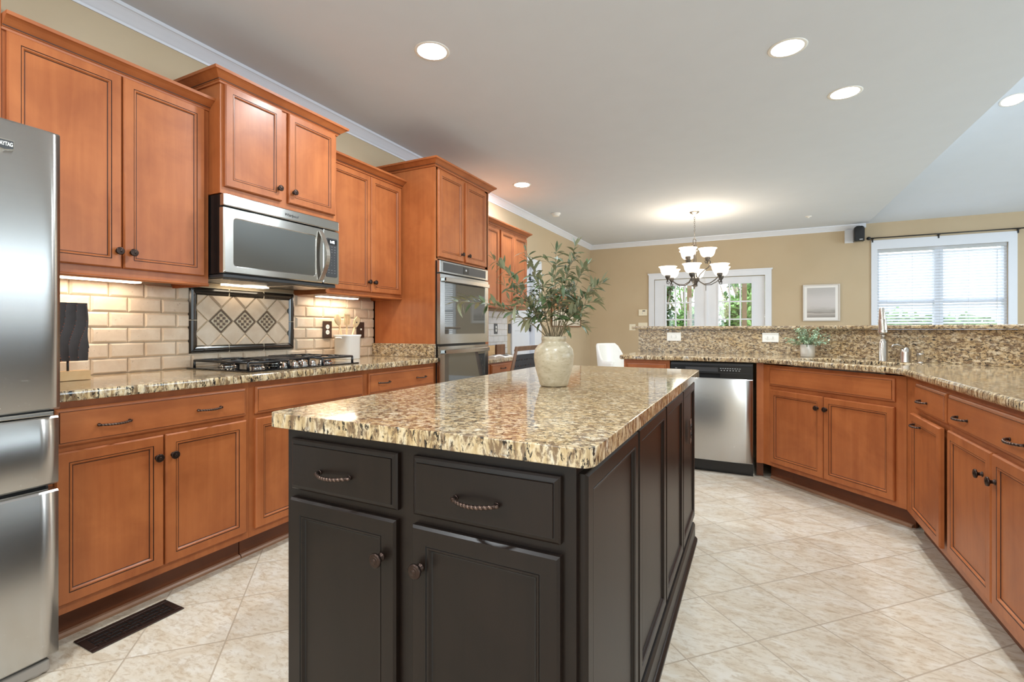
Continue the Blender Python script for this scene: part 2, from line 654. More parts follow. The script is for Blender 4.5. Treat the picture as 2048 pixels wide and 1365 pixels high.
WX0, WX1, WZ0, WZ1 = 1.655, 3.115, 0.80, 2.335      # back window opening
DX0, DX1, DZ1 = -1.625, 0.155, 2.03                   # french door opening
wall_with_holes('wall_left', 'x', XL - 0.12, XL, YF, YB, ZC, [(5.68, 6.33, 0, 2.04)])
wall_with_holes('wall_back', 'y', YB, YB + 0.15, XL - 0.12, XR, ZC, [(WX0, WX1, WZ0, WZ1), (DX0, DX1, 0, DZ1)])
wall_with_holes('wall_front', 'y', YF - 0.12, YF, XL - 0.12, XR, ZC + 0.0, [])
wall_with_holes('wall_right', 'x', XR, XR + 0.12, YF, YB, ZC + 2.0, [])
mb = MB()
mb.loops([[(XL, YF - 0.12, ZC), (XR, YF - 0.12, ZC), (XR, YF - 0.12, ZC + 2.0), (XL, YF - 0.12, ZC + 2.0)],
          [(XL, YF, ZC), (XR, YF, ZC), (XR, YF, ZC + 2.0), (XL, YF, ZC + 2.0)]], 'wall')
struct(mb.build('wall_front_gable'))
# crown moulding
CR = [(0, 0), (0.006, 0), (0.008, 0.012), (0.014, 0.018), (0.026, 0.034), (0.044, 0.056), (0.052, 0.064), (0.058, 0.066), (0.060, 0.083), (0, 0.083)]
zc0 = ZC - 0.083


def crown_run(mb, pts, prof, z0, m, inward=1):
    """sweep the (out, up) profile along a polyline of (x, y) with per point outward 2D vectors"""
    rings = []
    for (x, y), (nx, ny) in pts:
        rings.append([(x + nx * o, y + ny * o, z0 + u) for o, u in prof])
    mb.loops(rings, m)


mb = MB(); crown_run(mb, [((XL, YF), (1, 0)), ((XL, YB), (1, -1))], CR, zc0, 'white'); struct(mb.build('trim_1'))
mb = MB(); crown_run(mb, [((XL, YB), (1, -1)), ((XE - 0.10, YB), (0, -1))], CR, zc0, 'white'); mb.box(XE - 0.10, XE - 0.02, YB - 0.055, YB, zc0 + 0.02, ZC, 'white'); struct(mb.build('trim_2'))
mb = MB(); mb.box(-1.0 + 0, -1.75, YB - 0.018, YB, 0, 0.11, 'white'); mb.box(XL, -1.75, YB - 0.018, YB, 0, 0.11, 'white'); mb.box(0.28, XR, YB - 0.018, YB, 0, 0.11, 'white'); struct(mb.build('baseboard_back'))
mb = MB(); mb.box(XL, XL + 0.018, 6.66, YB, 0, 0.11, 'white'); struct(mb.build('baseboard_left'))

# back window: casing, sashes, glass
mb = MB()
for a, b, z0, z1 in ((1.58, WX0, 0.72, 2.475), (WX1, 3.205, 0.72, 2.475), (WX0, WX1, WZ1, 2.475), (WX0, WX1, 0.72, WZ0)):
    mb.box(a, b, YB - 0.022, YB, z0, z1, 'white')
mb.box(1.55, 3.235, YB - 0.05, YB, WZ0 - 0.03, WZ0, 'white')
for a, b in ((WX0, WX0 + 0.03), (WX1 - 0.03, WX1), (2.335, 2.435)):
    mb.box(a, b, YB + 0.03, YB + 0.13, WZ0, WZ1, 'white')
for z0, z1 in ((WZ0, WZ0 + 0.05), (WZ1 - 0.04, WZ1), (1.52, 1.57)):
    mb.box(WX0, WX1, YB + 0.05, YB + 0.11, z0, z1, 'white')
win = struct(mb.build('window_1'))
mb = MB(); mb.box(WX0, WX1, YB + 0.075, YB + 0.08, WZ0, WZ1, 'pane'); mb.build('pane', win)
# french doors
mb = MB()
for a, b, z1 in ((-1.72, DX0, 2.13), (DX1, 0.25, 2.13)):
    mb.box(a, b, YB - 0.024, YB, 0, z1, 'white')
mb.box(DX0, DX1, YB - 0.024, YB, DZ1, 2.13, 'white')
mb.box(-1.735, 0.265, YB - 0.034, YB, 2.115, 2.14, 'white')
struct(mb.build('trim_3'))


def french(x0, x1, gx0, gx1, n):
    mb = MB()
    y0, y1 = YB + 0.02, YB + 0.065
    z0, z1, gz0, gz1 = 0.02, DZ1 - 0.008, 0.40, 1.905
    mb.box(x0, gx0, y0, y1, z0, z1, 'white'); mb.box(gx1, x1, y0, y1, z0, z1, 'white')
    mb.box(gx0, gx1, y0, y1, z0, gz0, 'white'); mb.box(gx0, gx1, y0, y1, gz1, z1, 'white')
    # raised bead around the glass
    e = 0.022
    for a, b, c, d in ((gx0 - e, gx0, gz0 - e, gz1 + e), (gx1, gx1 + e, gz0 - e, gz1 + e), (gx0, gx1, gz1, gz1 + e), (gx0, gx1, gz0 - e, gz0)):
        mb.box(a, b, y0 - 0.012, y0 + 0.002, c, d, 'white')
    o = struct(mb.build('door_%d' % n, bevel=0.002, seg=1))
    mm = MB()
    for k in (1, 2):
        xm = gx0 + (gx1 - gx0) * k / 3
        mm.box(xm - 0.011, xm + 0.011, y0 - 0.004, y1, gz0, gz1, 'white')
    for k in range(1, 5):
        zm = gz0 + (gz1 - gz0) * k / 5
        mm.box(gx0, gx1, y0 - 0.003, y1 - 0.001, zm - 0.011, zm + 0.011, 'white')
    mm.build('muntins', o)
    pp = MB(); pp.box(gx0, gx1, y0 + 0.02, y0 + 0.024, gz0, gz1, 'pane'); pp.build('pane', o)
    return o


d1 = french(DX0 + 0.004, -0.752, -1.42, -0.945, 1)
d2 = french(-0.748, DX1 - 0.004, -0.55, -0.045, 2)
mb = MB(); mb.box(-0.765, -0.735, YB + 0.004, YB + 0.02, 0.02, DZ1 - 0.01, 'white'); mb.build('astragal', d2)
mb = MB(); mb.box(-0.757, -0.749, YB + 0.0, YB + 0.006, 1.80, 1.92, 'iron'); mb.build('flush_bolt', d2)
mb = MB()
mb.lathe([(0.026, 0), (0.026, 0.006), (0.01, 0.008), (0.01, 0.03), (0.026, 0.034), (0.028, 0.05), (0.018, 0.06)], 'nickel', mat=Matrix.Translation((-0.68, YB + 0.02, 0.96)) @ Matrix.Rotation(PI / 2, 4, 'X'), seg=16)
mb.build('knob', d2)
# hall door in the left wall
mb = MB()
for a, b in ((5.60, 5.68), (6.33, 6.60)):
    w0, w1 = (a, b) if a < 6 else (b - 0.17, b)
mb.box(XL, XL + 0.022, 5.60, 5.68, 0, 2.04, 'white')
mb.box(XL, XL + 0.022, 6.33, 6.42, 0, 2.04, 'white')
mb.box(XL, XL + 0.022, 5.60, 6.42, 2.04, 2.13, 'white')
mb.box(XL - 0.11, XL, 5.66, 5.685, 0, 2.04, 'white')
mb.box(XL - 0.11, XL, 6.325, 6.35, 0, 2.04, 'white')
mb.box(XL + 0.0, XL + 0.012, 6.42, 6.60, 0, 2.13, 'white')
struct(mb.build('trim_4'))
mb = MB()
def raised(mb, y0, y1, z0, z1, x, m):
    e = [(0, 0), (0.014, -0.010), (0.030, -0.010), (0.050, -0.002)]
    rings = [[(x + d, y0 + i, z0 + i), (x + d, y1 - i, z0 + i), (x + d, y1 - i, z1 - i), (x + d, y0 + i, z1 - i)] for i, d in e]
    mb.loops(rings, m, cap0=False, cap1=True)
ys, zs = [5.69, 5.79, 6.22, 6.32], [0.015, 0.20, 0.62, 0.76, 1.10 - 0.02, 1.08 + 0.0, 1.92, 2.03]
X0 = XL - 0.055
mb.box(X0 - 0.035, X0 - 0.012, 5.69, 6.32, 0.015, 2.03, 'white')
for (a, b, c, d) in ((5.69, 5.79, 0.015, 2.03), (6.22, 6.32, 0.015, 2.03), (5.79, 6.22, 0.015, 0.22), (5.79, 6.22, 0.90, 1.07), (5.79, 6.22, 1.93, 2.03)):
    mb.box(X0 - 0.012, X0, a, b, c, d, 'white')
raised(mb, 5.79, 6.22, 0.22, 0.90, X0, 'white')
raised(mb, 5.79, 6.22, 1.07, 1.93, X0, 'white')
d3 = struct(mb.build('door_3'))
for z in (0.25, 1.15, 1.88):
    mb = MB(); mb.box(XL - 0.052, XL - 0.036, 6.29, 6.325, z - 0.045, z + 0.045, 'iron_grate'); mb.tube([(XL - 0.044, 6.322, z - 0.05), (XL - 0.044, 6.322, z + 0.05)], 0.007, 'iron_grate'); mb.build('hinge', d3)


# ---------------------------------------------------------------- cabinet parts
def panel_door(w, h, m='wood', g='glaze', st=0.039):
    """door in the local plane, x 0..w, z 0..h, face towards -y; nested rings give the profile"""
    mb = MB()
    R = [(0.000, 0.000), (0.000, -0.013), (0.005, -0.019), (st - 0.0011, -0.019), (st, -0.0168), (st + 0.0015, -0.0168),
         (st + 0.0025, -0.0185), (st + 0.0065, -0.0182), (st + 0.0108, -0.0125), (st + 0.0120, -0.0108), (st + 0.0138, -0.0108)]
    ms = [m, m, m, g, g, m, m, m, g, g]
    rings = [[(i, d, i), (w - i, d, i), (w - i, d, h - i), (i, d, h - i)] for i, d in R]
    mb.loops(rings, m, mlist=ms, cap0=False, cap1=False)
    i, d = R[-1]
    mb.face([(i, d, i), (w - i, d, i), (w - i, d, h - i), (i, d, h - i)], m)
    mb.face([(0, 0, 0), (0, 0, h), (w, 0, h), (w, 0, 0)], m)
    return mb


def slab_front(w, h, m='woodx', g='glaze'):
    mb = MB()
    R = [(0, 0), (0, -0.010), (0.004, -0.013), (0.011, -0.0155), (0.0125, -0.0155), (0.0135, -0.019), (0.016, -0.019)]
    ms = [m, m, m, g, m, m]
    rings = [[(i, d, i), (w - i, d, i), (w - i, d, h - i), (i, d, h - i)] for i, d in R]
    mb.loops(rings, m, mlist=ms, cap0=False, cap1=False)
    i, d = R[-1]
    mb.face([(i, d, i), (w - i, d, i), (w - i, d, h - i), (i, d, h - i)], m)
    mb.face([(0, 0, 0), (0, 0, h), (w, 0, h), (w, 0, 0)], m)
    return mb


ROTX = Matrix.Rotation(PI / 2, 4, 'X')     # local z -> -y
KP = [(0.009, 0), (0.009, 0.002), (0.0055, 0.004), (0.0055, 0.013), (0.009, 0.015), (0.0145, 0.018), (0.0150, 0.021),
      (0.0140, 0.0235), (0.0115, 0.0245), (0.0105, 0.0240), (0.0090, 0.0255), (0.0070, 0.0255), (0.0062, 0.0248), (0.0045, 0.0268), (0.0015, 0.0275)]
_mb = MB(); _mb.lathe([(r_ * 1.12, z_) for r_, z_ in KP], 'bronze', mat=ROTX, seg=24)
_k = _mb.build('knob'); KNOB = _k.data; bpy.data.objects.remove(_k)


def pull_mesh(w=0.105):
    mb = MB()
    n = 66
    for s_ in (0, 1):
        pts = []
        for i in range(n + 1):
            t = i / n
            x = (t - 0.5) * w * 1.06
            y = -0.006 - 0.024 * math.sin(PI * t) ** 0.8
            z = -0.002 * math.sin(PI * t)
            a = t * 2 * PI * 13 + s_ * PI
            k = 0.0017 * math.sin(PI * t) ** 0.4 if 0 < t < 1 else 0
            pts.append((x, y + k * math.cos(a), z + k * math.sin(a)))
        mb.tube(pts, 0.0036, 'bronze' if s_ else 'bronze_hi', seg=7)
    for q in (-1, 1):
        mb.tube([(q * w * 0.47, 0.0, 0), (q * w * 0.47, -0.012, 0.0), (q * w * 0.45, -0.017, -0.001)], [0.0055, 0.0045, 0.0042], 'bronze', seg=8)
        mb.lathe([(0.0, 0), (0.0062, 0.001), (0.0062, 0.003), (0.004, 0.005)], 'bronze', mat=Matrix.Translation((q * w * 0.47, 0, 0)) @ ROTX, seg=10)
    return mb


_k = pull_mesh().build('handle'); PULL = _k.data; bpy.data.objects.remove(_k)


def put(mesh, name, parent, loc):
    o = bpy.data.objects.new(name, mesh)
    COL.objects.link(o)
    o.parent = parent
    o.location = loc
    return o


def add_door(root, x0, x1, z0, z1, knob=None, m='wood', g='glaze', y=0.0, pull=None, st=0.039, name='door'):
    o = panel_door(x1 - x0, z1 - z0, m, g, st).build(name, root, loc=(x0, y, z0), bevel=0)
    if knob:
        put(KNOB, 'knob', o, (knob[0] - x0, -0.019, knob[1] - z0))
    if pull:
        put(PULL, 'handle', o, (pull[0] - x0, -0.019, pull[1] - z0))
    return o


def add_drawer(root, x0, x1, z0=0.715, z1=0.849, pulls=(), m='woodx', g='glaze', y=0.0, name='drawer'):
    o = slab_front(x1 - x0, z1 - z0, m, g).build(name, root, loc=(x0, y, z0))
    for px, pz in pulls:
        put(PULL, 'handle', o, (px - x0, -0.019, pz - z0))
    return o


def base_body(root, x0, x1, depth, m='wood', kick='kick', z1=0.876, zk=0.115, shoe=True, kd=0.075):
    mb = MB(); mb.box(x0, x1, 0, depth, zk, z1, m); mb.build('body', root)
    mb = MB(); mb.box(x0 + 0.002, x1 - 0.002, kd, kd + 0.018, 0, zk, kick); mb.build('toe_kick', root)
    if shoe:
        mb = MB()
        pr = [(0, 0), (-0.018, 0), (-0.018, 0.010), (-0.012, 0.018), (0, 0.020)]
        mb.loops([[(x0 + 0.002, kd + a, b) for a, b in pr], [(x1 - 0.002, kd + a, b) for a, b in pr]], 'shoe')
        mb.build('shoe_moulding', root)


CC = [(0, 0), (0.008, 0), (0.010, 0.008), (0.014, 0.010), (0.016, 0.014), (0.026, 0.022), (0.040, 0.034), (0.050, 0.041), (0.056, 0.043), (0.058, 0.056), (0, 0.056)]


def cab_crown(root, x0, x1, depth, z, left, right, sc=1.0):
    mb = MB()
    pr = [(a * sc, b) for a, b in CC]
    P = []
    if left:
        P += [((x0, depth), (-1, 0)), ((x0, 0), (-1, -1))]
    else:
        P += [((x0, 0), (0, -1))]
    if right:
        P += [((x1, 0), (1, -1)), ((x1, depth), (1, 0))]
    else:
        P += [((x1, 0), (0, -1))]
    crown_run(mb, P, pr, z, 'woodx')
    # dark glaze line along the lower step
    g = [(0.0165 * sc, 0.0135), (0.0175 * sc, 0.0125), (0.0185 * sc, 0.0155), (0.0175 * sc, 0.0165)]
    crown_run(mb, P, g, z, 'glaze')
    mb.build('crown_moulding', root)


def upper_body(root, x0, x1, depth, z0, z1, rail=True, m='wood'):
    mb = MB()
    t = 0.018
    mb.box(x0, x0 + t, 0.018, depth, z0, z1, m); mb.box(x1 - t, x1, 0.018, depth, z0, z1, m)
    mb.box(x0 + t, x1 - t, 0.018, depth, z0 + 0.028, z1, m)
    mb.box(x0, x1, 0, 0.018, z0, z1, m)
    mb.build('body', root)
    if rail:
        mb = MB()
        pr = [(0, 0), (-0.004, 0.0), (-0.008, 0.006), (-0.008, 0.010), (-0.003, 0.014), (0, 0.014)]
        mb.loops([[(x0, a, z0 + b) for a, b in pr], [(x1, a, z0 + b) for a, b in pr]], 'woodx')
        mb.build('light_rail', root)


R90 = PI / 2
XBF = -2.204      # base face frame plane, left run
# ---------------------------------------------------------------- left run, base cabinets
c = thing('base_cabinet', 'brown maple base cabinet beside the refrigerator, wide drawer with two pulls', 'cabinet', (XBF, 0.77, 0), R90)
base_body(c, 0, 0.761, 0.61)
add_drawer(c, 0.025, 0.740, pulls=((0.200, 0.776), (0.560, 0.776)))
add_door(c, 0.025, 0.374, 0.152, 0.694, (0.348, 0.606))
add_door(c, 0.382, 0.740, 0.152, 0.694, (0.408, 0.606))
c = thing('base_cabinet', 'brown maple base cabinet under the gas cooktop, false drawer without pulls', 'cabinet', (XBF, 1.532, 0), R90)
base_body(c, 0, 0.776, 0.61)
add_drawer(c, 0.027, 0.756, name='false_drawer_front')
add_door(c, 0.027, 0.388, 0.152, 0.694, (0.362, 0.606))
add_door(c, 0.396, 0.756, 0.152, 0.694, (0.422, 0.606))
c = thing('base_cabinet', 'brown maple base cabinet left of the tall oven cabinet, drawer with two pulls', 'cabinet', (XBF, 2.309, 0), R90)
base_body(c, 0, 0.745, 0.61)
add_drawer(c, 0.030, 0.722, pulls=((0.165, 0.783), (0.560, 0.783)))
add_door(c, 0.030, 0.372, 0.152, 0.694, (0.346, 0.606))
add_door(c, 0.380, 0.722, 0.152, 0.694, (0.406, 0.606))
# uppers
XUF = -2.524
c = thing('upper_cabinet', 'brown wall cabinet above the refrigerator, cut by the left edge', 'cabinet', (-2.512, -0.18, 0), R90)
upper_body(c, 0, 0.937, 0.315, 1.83, 2.44, rail=False)
add_door(c, 0.03, 0.465, 1.86, 2.41, (0.44, 1.92)); add_door(c, 0.473, 0.907, 1.86, 2.41, (0.50, 1.92))
cab_crown(c, 0, 0.937, 0.305, 2.44, False, True)
c = thing('upper_cabinet', 'brown two-door wall cabinet nearest the camera, between refrigerator and microwave', 'cabinet', (XUF, 0.759, 0), R90)
upper_body(c, 0, 0.771, 0.306, 1.353, 2.262)
add_door(c, 0.013, 0.382, 1.403, 2.256, (0.366, 1.476))
add_door(c, 0.389, 0.744, 1.403, 2.256, (0.420, 1.476))
cab_crown(c, 0, 0.771, 0.30, 2.258, False, False)
c = thing('upper_cabinet', 'taller brown wall cabinet above the microwave with short doors', 'cabinet', (-2.428, 1.531, 0), R90)
upper_body(c, 0, 0.763, 0.398, 1.828, 2.39, rail=False)
add_door(c, 0.018, 0.350, 1.864, 2.386, (0.325, 1.930))
add_door(c, 0.395, 0.742, 1.864, 2.386, (0.424, 1.930))
cab_crown(c, 0, 0.763, 0.390, 2.386, True, True)
c = thing('upper_cabinet', 'brown two-door wall cabinet between the microwave and tall oven cabinet', 'cabinet', (XUF, 2.296, 0), R90)
upper_body(c, 0, 0.762, 0.306, 1.366, 2.262)
add_door(c, 0.030, 0.400, 1.403, 2.250, (0.378, 1.476))
add_door(c, 0.407, 0.742, 1.403, 2.250, (0.436, 1.476))
cab_crown(c, 0, 0.762, 0.30, 2.258, False, False)
# tall oven cabinet
XTF = -2.20
c = thing('oven_cabinet', 'tall brown cabinet housing the double wall oven', 'cabinet', (XTF, 3.06, 0), R90)
mb = MB()
mb.box(0, 0.018, 0.018, 0.62, 0.0, 2.395, 'wood'); mb.box(0.822, 0.84, 0.018, 0.62, 0.0, 2.395, 'wood')
mb.box(0, 0.84, 0.60, 0.62, 0.0, 2.395, 'wood'); mb.box(0.018, 0.822, 0.0, 0.60, 1.68, 2.395, 'wood')
mb.box(0.0, 0.036, 0, 0.018, 0.115, 2.395, 'wood'); mb.box(0.775, 0.84, 0, 0.018, 0.115, 2.395, 'wood')
mb.box(0.018, 0.822, 0.0, 0.60, 0.115, 0.40, 'wood'); mb.build('body', c)
add_door(c, 0.028, 0.388, 1.695, 2.372, (0.318 + 0.04, 1.755), st=0.042)
add_door(c, 0.425, 0.778, 1.695, 2.372, (0.425 + 0.035, 1.755), st=0.042)
add_drawer(c, 0.030, 0.81, 0.14, 0.38, pulls=((0.2, 0.27), (0.62, 0.27)))
cab_crown(c, 0, 0.84, 0.60, 2.390, True, True)
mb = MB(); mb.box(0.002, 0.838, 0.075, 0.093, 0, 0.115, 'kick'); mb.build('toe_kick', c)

# ---------------------------------------------------------------- double oven
ov = thing('double_oven', 'stainless steel double wall oven with dark glass doors', 'oven', (XTF, 3.068, 0), R90)
mb = MB(); mb.box(0.03, 0.74, -0.002, 0.58, 0.42, 1.664, 'blackpl'); mb.box(0.0, 0.748, -0.016, -0.001, 0.42, 1.664, 'blackpl'); mb.build('chassis', ov)
mb = MB(); mb.box(0.0, 0.748, -0.042, -0.016, 1.572, 1.664, 'steel_mw'); cp = mb.build('control_panel', ov, bevel=0.002)
mb = MB(); mb.box(0.045, 0.705, -0.0435, -0.042, 1.585, 1.652, 'dkgray'); mb.build('touch_panel', cp)
mb = MB(); mb.box(0.33, 0.42, -0.0445, -0.0436, 1.590, 1.645, 'blackpl'); mb.box(0.365, 0.385, -0.0450, -0.0446, 1.615, 1.630, 'mark'); mb.build('display', cp)

def oven_door(root, z0, z1, gz0, gz1):
    mb = MB()
    x0, x1, gx0, gx1 = 0.0, 0.748, 0.062, 0.690
    for a, b, cc, d in ((x0, gx0, z0, z1), (gx1, x1, z0, z1), (gx0, gx1, z0, gz0), (gx0, gx1, gz1, z1)):
        mb.box(a, b, -0.045, -0.016, cc, d, 'steel_mw')
    o = mb.build('oven_door', root)
    mb = MB(); mb.box(gx0, gx1, -0.0435, -0.022, gz0, gz1, 'ovenglass'); mb.build('window_pane', o)
    mb = MB()
    n = 12
    rings = []
    for i in range(n + 1):
        t = i / n
        x = 0.035 + t * 0.68
        y = -0.078 - 0.012 * math.sin(PI * t)
        rings.append([(x, y, z1 - 0.056), (x, y + 0.012, z1 - 0.060), (x, y + 0.016, z1 - 0.040), (x, y + 0.012, z1 - 0.024), (x, y, z1 - 0.028)])
    mb.loops(rings, 'nickel', smooth=False)
    for q in (0.045, 0.705):
        mb.box(q - 0.010, q + 0.010, -0.075, -0.045, z1 - 0.052, z1 - 0.030, 'steel_mw')
    mb.build('handle', o)
    return o


oven_door(ov, 1.018, 1.560, 1.095, 1.510)
oven_door(ov, 0.440, 0.998, 0.52, 0.948)

# ---------------------------------------------------------------- microwave
mw = thing('microwave', 'stainless steel over-the-range microwave mounted above the cooktop', 'microwave', (-2.40, 1.533, 0), R90)
mb = MB(); mb.box(0.004, 0.756, 0.036, 0.428, 1.418, 1.824, 'blackpl'); mb.build('case', mw)
mb = MB(); mb.box(0.0, 0.760, 0.0, 0.036, 1.762, 1.824, 'steel_mw'); tp = mb.build('top_grille', mw, bevel=0.006, seg=3)
text_mesh('Whirlpool', 0.022, 'dkgray', 'logo', tp, Matrix.Translation((0.40, -0.0008, 1.790)) @ Matrix.Rotation(PI / 2, 4, 'X'), shear=0.3)


def rrect(x0, x1, z0, z1, r, y, n=5):
    P = []
    for cx, cz, a0 in ((x1 - r, z1 - r, 0), (x0 + r, z1 - r, 90), (x0 + r, z0 + r, 180), (x1 - r, z0 + r, 270)):
        for i in range(n + 1):
            a = math.radians(a0 + 90 * i / n)
            P.append((cx + r * math.cos(a), y, cz + r * math.sin(a)))
    return P


mb = MB()
# door: outer rounded rect lofted to the window opening
rg = [rrect(0, 0.630, 1.420, 1.757, 0.004, 0.036), rrect(0, 0.630, 1.420, 1.757, 0.006, 0.006), rrect(0.006, 0.628, 1.425, 1.752, 0.008, 0.0),
      rrect(0.050, 0.578, 1.455, 1.708, 0.020, 0.0), rrect(0.055, 0.573, 1.460, 1.703, 0.016, 0.004)]
mb.loops(rg, 'steel_mw', cap0=True, cap1=False)
dr = mb.build('door', mw)
for p in dr.data.polygons:
    p.use_smooth = False
mb = MB(); mb.bm.faces.new([mb.bm.verts.new(p) for p in rrect(0.054, 0.574, 1.459, 1.704, 0.016, 0.003)]).material_index = mb.mi('mwglass'); mb.build('window_pane', dr)
mb = MB()
pts = []
for i in range(17):
    t = i / 16
    pts.append((0.606 + 0.020 * math.sin(PI * t), -0.006 - 0.040 * math.sin(PI * t), 1.738 - t * 0.302))
rings = []
for (x, y, z), t in zip(pts, [i / 16 for i in range(17)]):
    w_, h_ = 0.014, 0.005
    rings.append([(x - w_, y - h_, z), (x + w_, y - h_, z), (x + w_, y + h_, z), (x - w_, y + h_, z)])
mb.loops(rings, 'nickel', smooth=False)
mb.build('handle', dr)
mb = MB(); mb.loops([rrect(0.633, 0.760, 1.420, 1.757, 0.004, 0.036), rrect(0.633, 0.760, 1.420, 1.757, 0.006, 0.004), rrect(0.637, 0.756, 1.424, 1.753, 0.006, 0.0)], 'steel_mw', cap0=True, cap1=True)
cp = mb.build('control_panel', mw)
mb = MB(); mb.loops([rrect(0.655, 0.742, 1.462, 1.708, 0.010, 0.001), rrect(0.655, 0.742, 1.462, 1.708, 0.010, -0.003)], 'dkgray'); mb.build('keypad', cp)
mb = MB(); mb.box(0.664, 0.733, -0.0045, -0.003, 1.668, 1.700, 'blackpl'); mb.build('display', cp)
text_mesh('1:42', 0.022, 'display', 'clock_digits', cp, Matrix.Translation((0.698, -0.0052, 1.684)) @ Matrix.Rotation(PI / 2, 4, 'X'), bold=0.0006)
mb = MB()
for r in range(11):
    for q in range(3):
        if (r in (3, 8)) and q == 1:
            continue
        x = 0.668 + q * 0.024
        z = 1.652 - r * 0.0165
        mb.box(x, x + (0.010 if r < 3 or r > 8 else 0.004), -0.0036, -0.003, z, z + 0.004, 'dimmark')
mb.build('key_markings', cp)
mb = MB(); mb.box(0.01, 0.75, 0.02, 0.42, 1.398, 1.4185, 'dkgray'); mb.box(0.03, 0.30, 0.06, 0.30, 1.392, 1.399, 'nickel'); mb.box(0.46, 0.73, 0.06, 0.30, 1.392, 1.399, 'nickel'); un = mb.build('vent_underside', mw, bevel=0.003, seg=1)
mb = MB(); mb.box(0.23, 0.50, 0.33, 0.39, 1.389, 1.398, 'strip'); mb.build('hood_lamp', un)

# ---------------------------------------------------------------- under-cabinet lights
def strip_light(y, w, x, label):
    t = thing('under_cabinet_light', label, 'light', (x, y, 1.36), R90)
    mb = MB(); mb.box(0, w, 0, 0.07, 0.004, 0.022, 'whitepl'); mb.build('housing', t, bevel=0.002)
    mb = MB(); mb.box(0.006, w - 0.006, 0.006, 0.064, -0.002, 0.004, 'strip'); mb.build('lens', t)
    a = area('lamp', (w / 2, 0.035, -0.006), (0, 0, 0), w * 0.9, 0.05, 1.3, (1.0, 0.84, 0.66), t)


strip_light(0.86, 0.45, -2.68, 'lit strip light under the cabinet nearest the refrigerator')
strip_light(2.40, 0.36, -2.68, 'lit strip light under the cabinet above the utensil crock')

# ---------------------------------------------------------------- counters
def slab_poly(poly, z0, z1, m, name, hole=None, bevel=0.011, bevseg=3, parent=None):
    mb = MB()
    k = mb.mi(m)
    bm = mb.bm
    def ring(P, z):
        vs = [bm.verts.new((x, y, z)) for x, y in P]
        return vs, [bm.edges.new((vs[i], vs[(i + 1) % len(vs)])) for i in range(len(vs))]
    tops, edges = [], []
    for z in (z0, z1):
        E = []
        V = []
        for P in ([poly] + ([hole] if hole else [])):
            vs, es = ring(P, z)
            V.append(vs); E += es
        tops.append(V)
        bmesh.ops.triangle_fill(bm, edges=E, use_beauty=True)
    for a, b in zip(tops[0], tops[1]):
        for i in range(len(a)):
            j = (i + 1) % len(a)
            bm.faces.new((a[i], a[j], b[j], b[i]))
    for f in bm.faces:
        f.material_index = k
    o = mb.build(name, parent)
    if bevel:
        b = o.modifiers.new('bevel', 'BEVEL'); b.width = bevel; b.segments = bevseg; b.limit_method = 'ANGLE'; b.angle_limit = math.radians(50)
        b.harden_normals = False
    return o


def arc(cx, cy, r, a0, a1, n=6):
    return [(cx + r * math.cos(math.radians(a0 + (a1 - a0) * i / n)), cy + r * math.sin(math.radians(a0 + (a1 - a0) * i / n))) for i in range(n + 1)]


o = slab_poly([(XL + 0.004, 0.775), (-2.160, 0.775), (-2.160, 3.054), (XL + 0.004, 3.054)], 0.877, 0.914, 'granite_l', 'countertop')
tag(o, 'speckled granite countertop along the left wall under the cooktop', 'countertop')
o = slab_poly([(-2.81, 3.036), (-2.185, 3.036), (-2.185, 3.055), (-2.81, 3.055)], 0.915, 1.018, 'granite_s', 'side_splash', bevel=0.002)
tag(o, 'short granite side splash standing against the tall oven cabinet', 'backsplash')

# island
ix0, ix1, iy0, iy1 = -1.145, -0.262, 0.845, 2.790
P = arc(ix1 - 0.03, iy0 + 0.03, 0.03, -90, 0, 4) + arc(ix1 - 0.06, iy1 - 0.06, 0.06, 0, 90, 5) + arc(ix0 + 0.10, iy1 - 0.10, 0.10, 90, 180, 6) + arc(ix0 + 0.03, iy0 + 0.03, 0.03, 180, 270, 4)
o = slab_poly(P, 0.877, 0.914, 'granite', 'island_countertop', bevel=0.014)
tag(o, 'large polished granite top on the black kitchen island', 'countertop')
isl = thing('kitchen_island', 'black wooden kitchen island with drawers and doors on its near end', 'kitchen island', (-1.104, 0.880, 0), 0)
bw, bd = 0.800, 1.872
mb = MB(); mb.box(0, bw, 0, bd, 0.10, 0.876, 'black'); mb.build('body', isl)
mb = MB(); mb.box(0.05, bw - 0.02, 0.075, bd - 0.02, 0, 0.10, 'black'); mb.build('plinth', isl)
add_drawer(isl, 0.026, 0.376, 0.718, 0.849, pulls=((0.188, 0.776),), m='black', g='blackglaze')
add_drawer(isl, 0.421, 0.772, 0.718, 0.849, pulls=((0.589, 0.776),), m='black', g='blackglaze')
add_door(isl, 0.026, 0.374, 0.152, 0.696, (0.335, 0.607), m='black', g='blackglaze', st=0.040)
add_door(isl, 0.421, 0.772, 0.152, 0.696, (0.424 + 0.022, 0.607), m='black', g='blackglaze', st=0.040)
# four applied panels on the long side, facing +x
for k in range(4):
    y0 = 0.012 + k * 0.4665
    w = 0.452
    pd = panel_door(w, 0.716, 'black', 'blackglaze', 0.036)
    o = pd.build('side_panel', isl)
    o.matrix_local = Matrix.Translation((bw, y0, 0.137)) @ Matrix.Rotation(PI / 2, 4, 'Z')
mb = MB()
pr = [(0, 0), (0.032, 0), (0.032, 0.012), (0.024, 0.022), (0.020, 0.024), (0.020, 0.086), (0.014, 0.098), (0, 0.100)]
mb.loops([[(bw + a, -0.0 + 0.0, b) for a, b in pr], [(bw + a, bd, b) for a, b in pr]], 'black')
mb.build('base_moulding', isl)
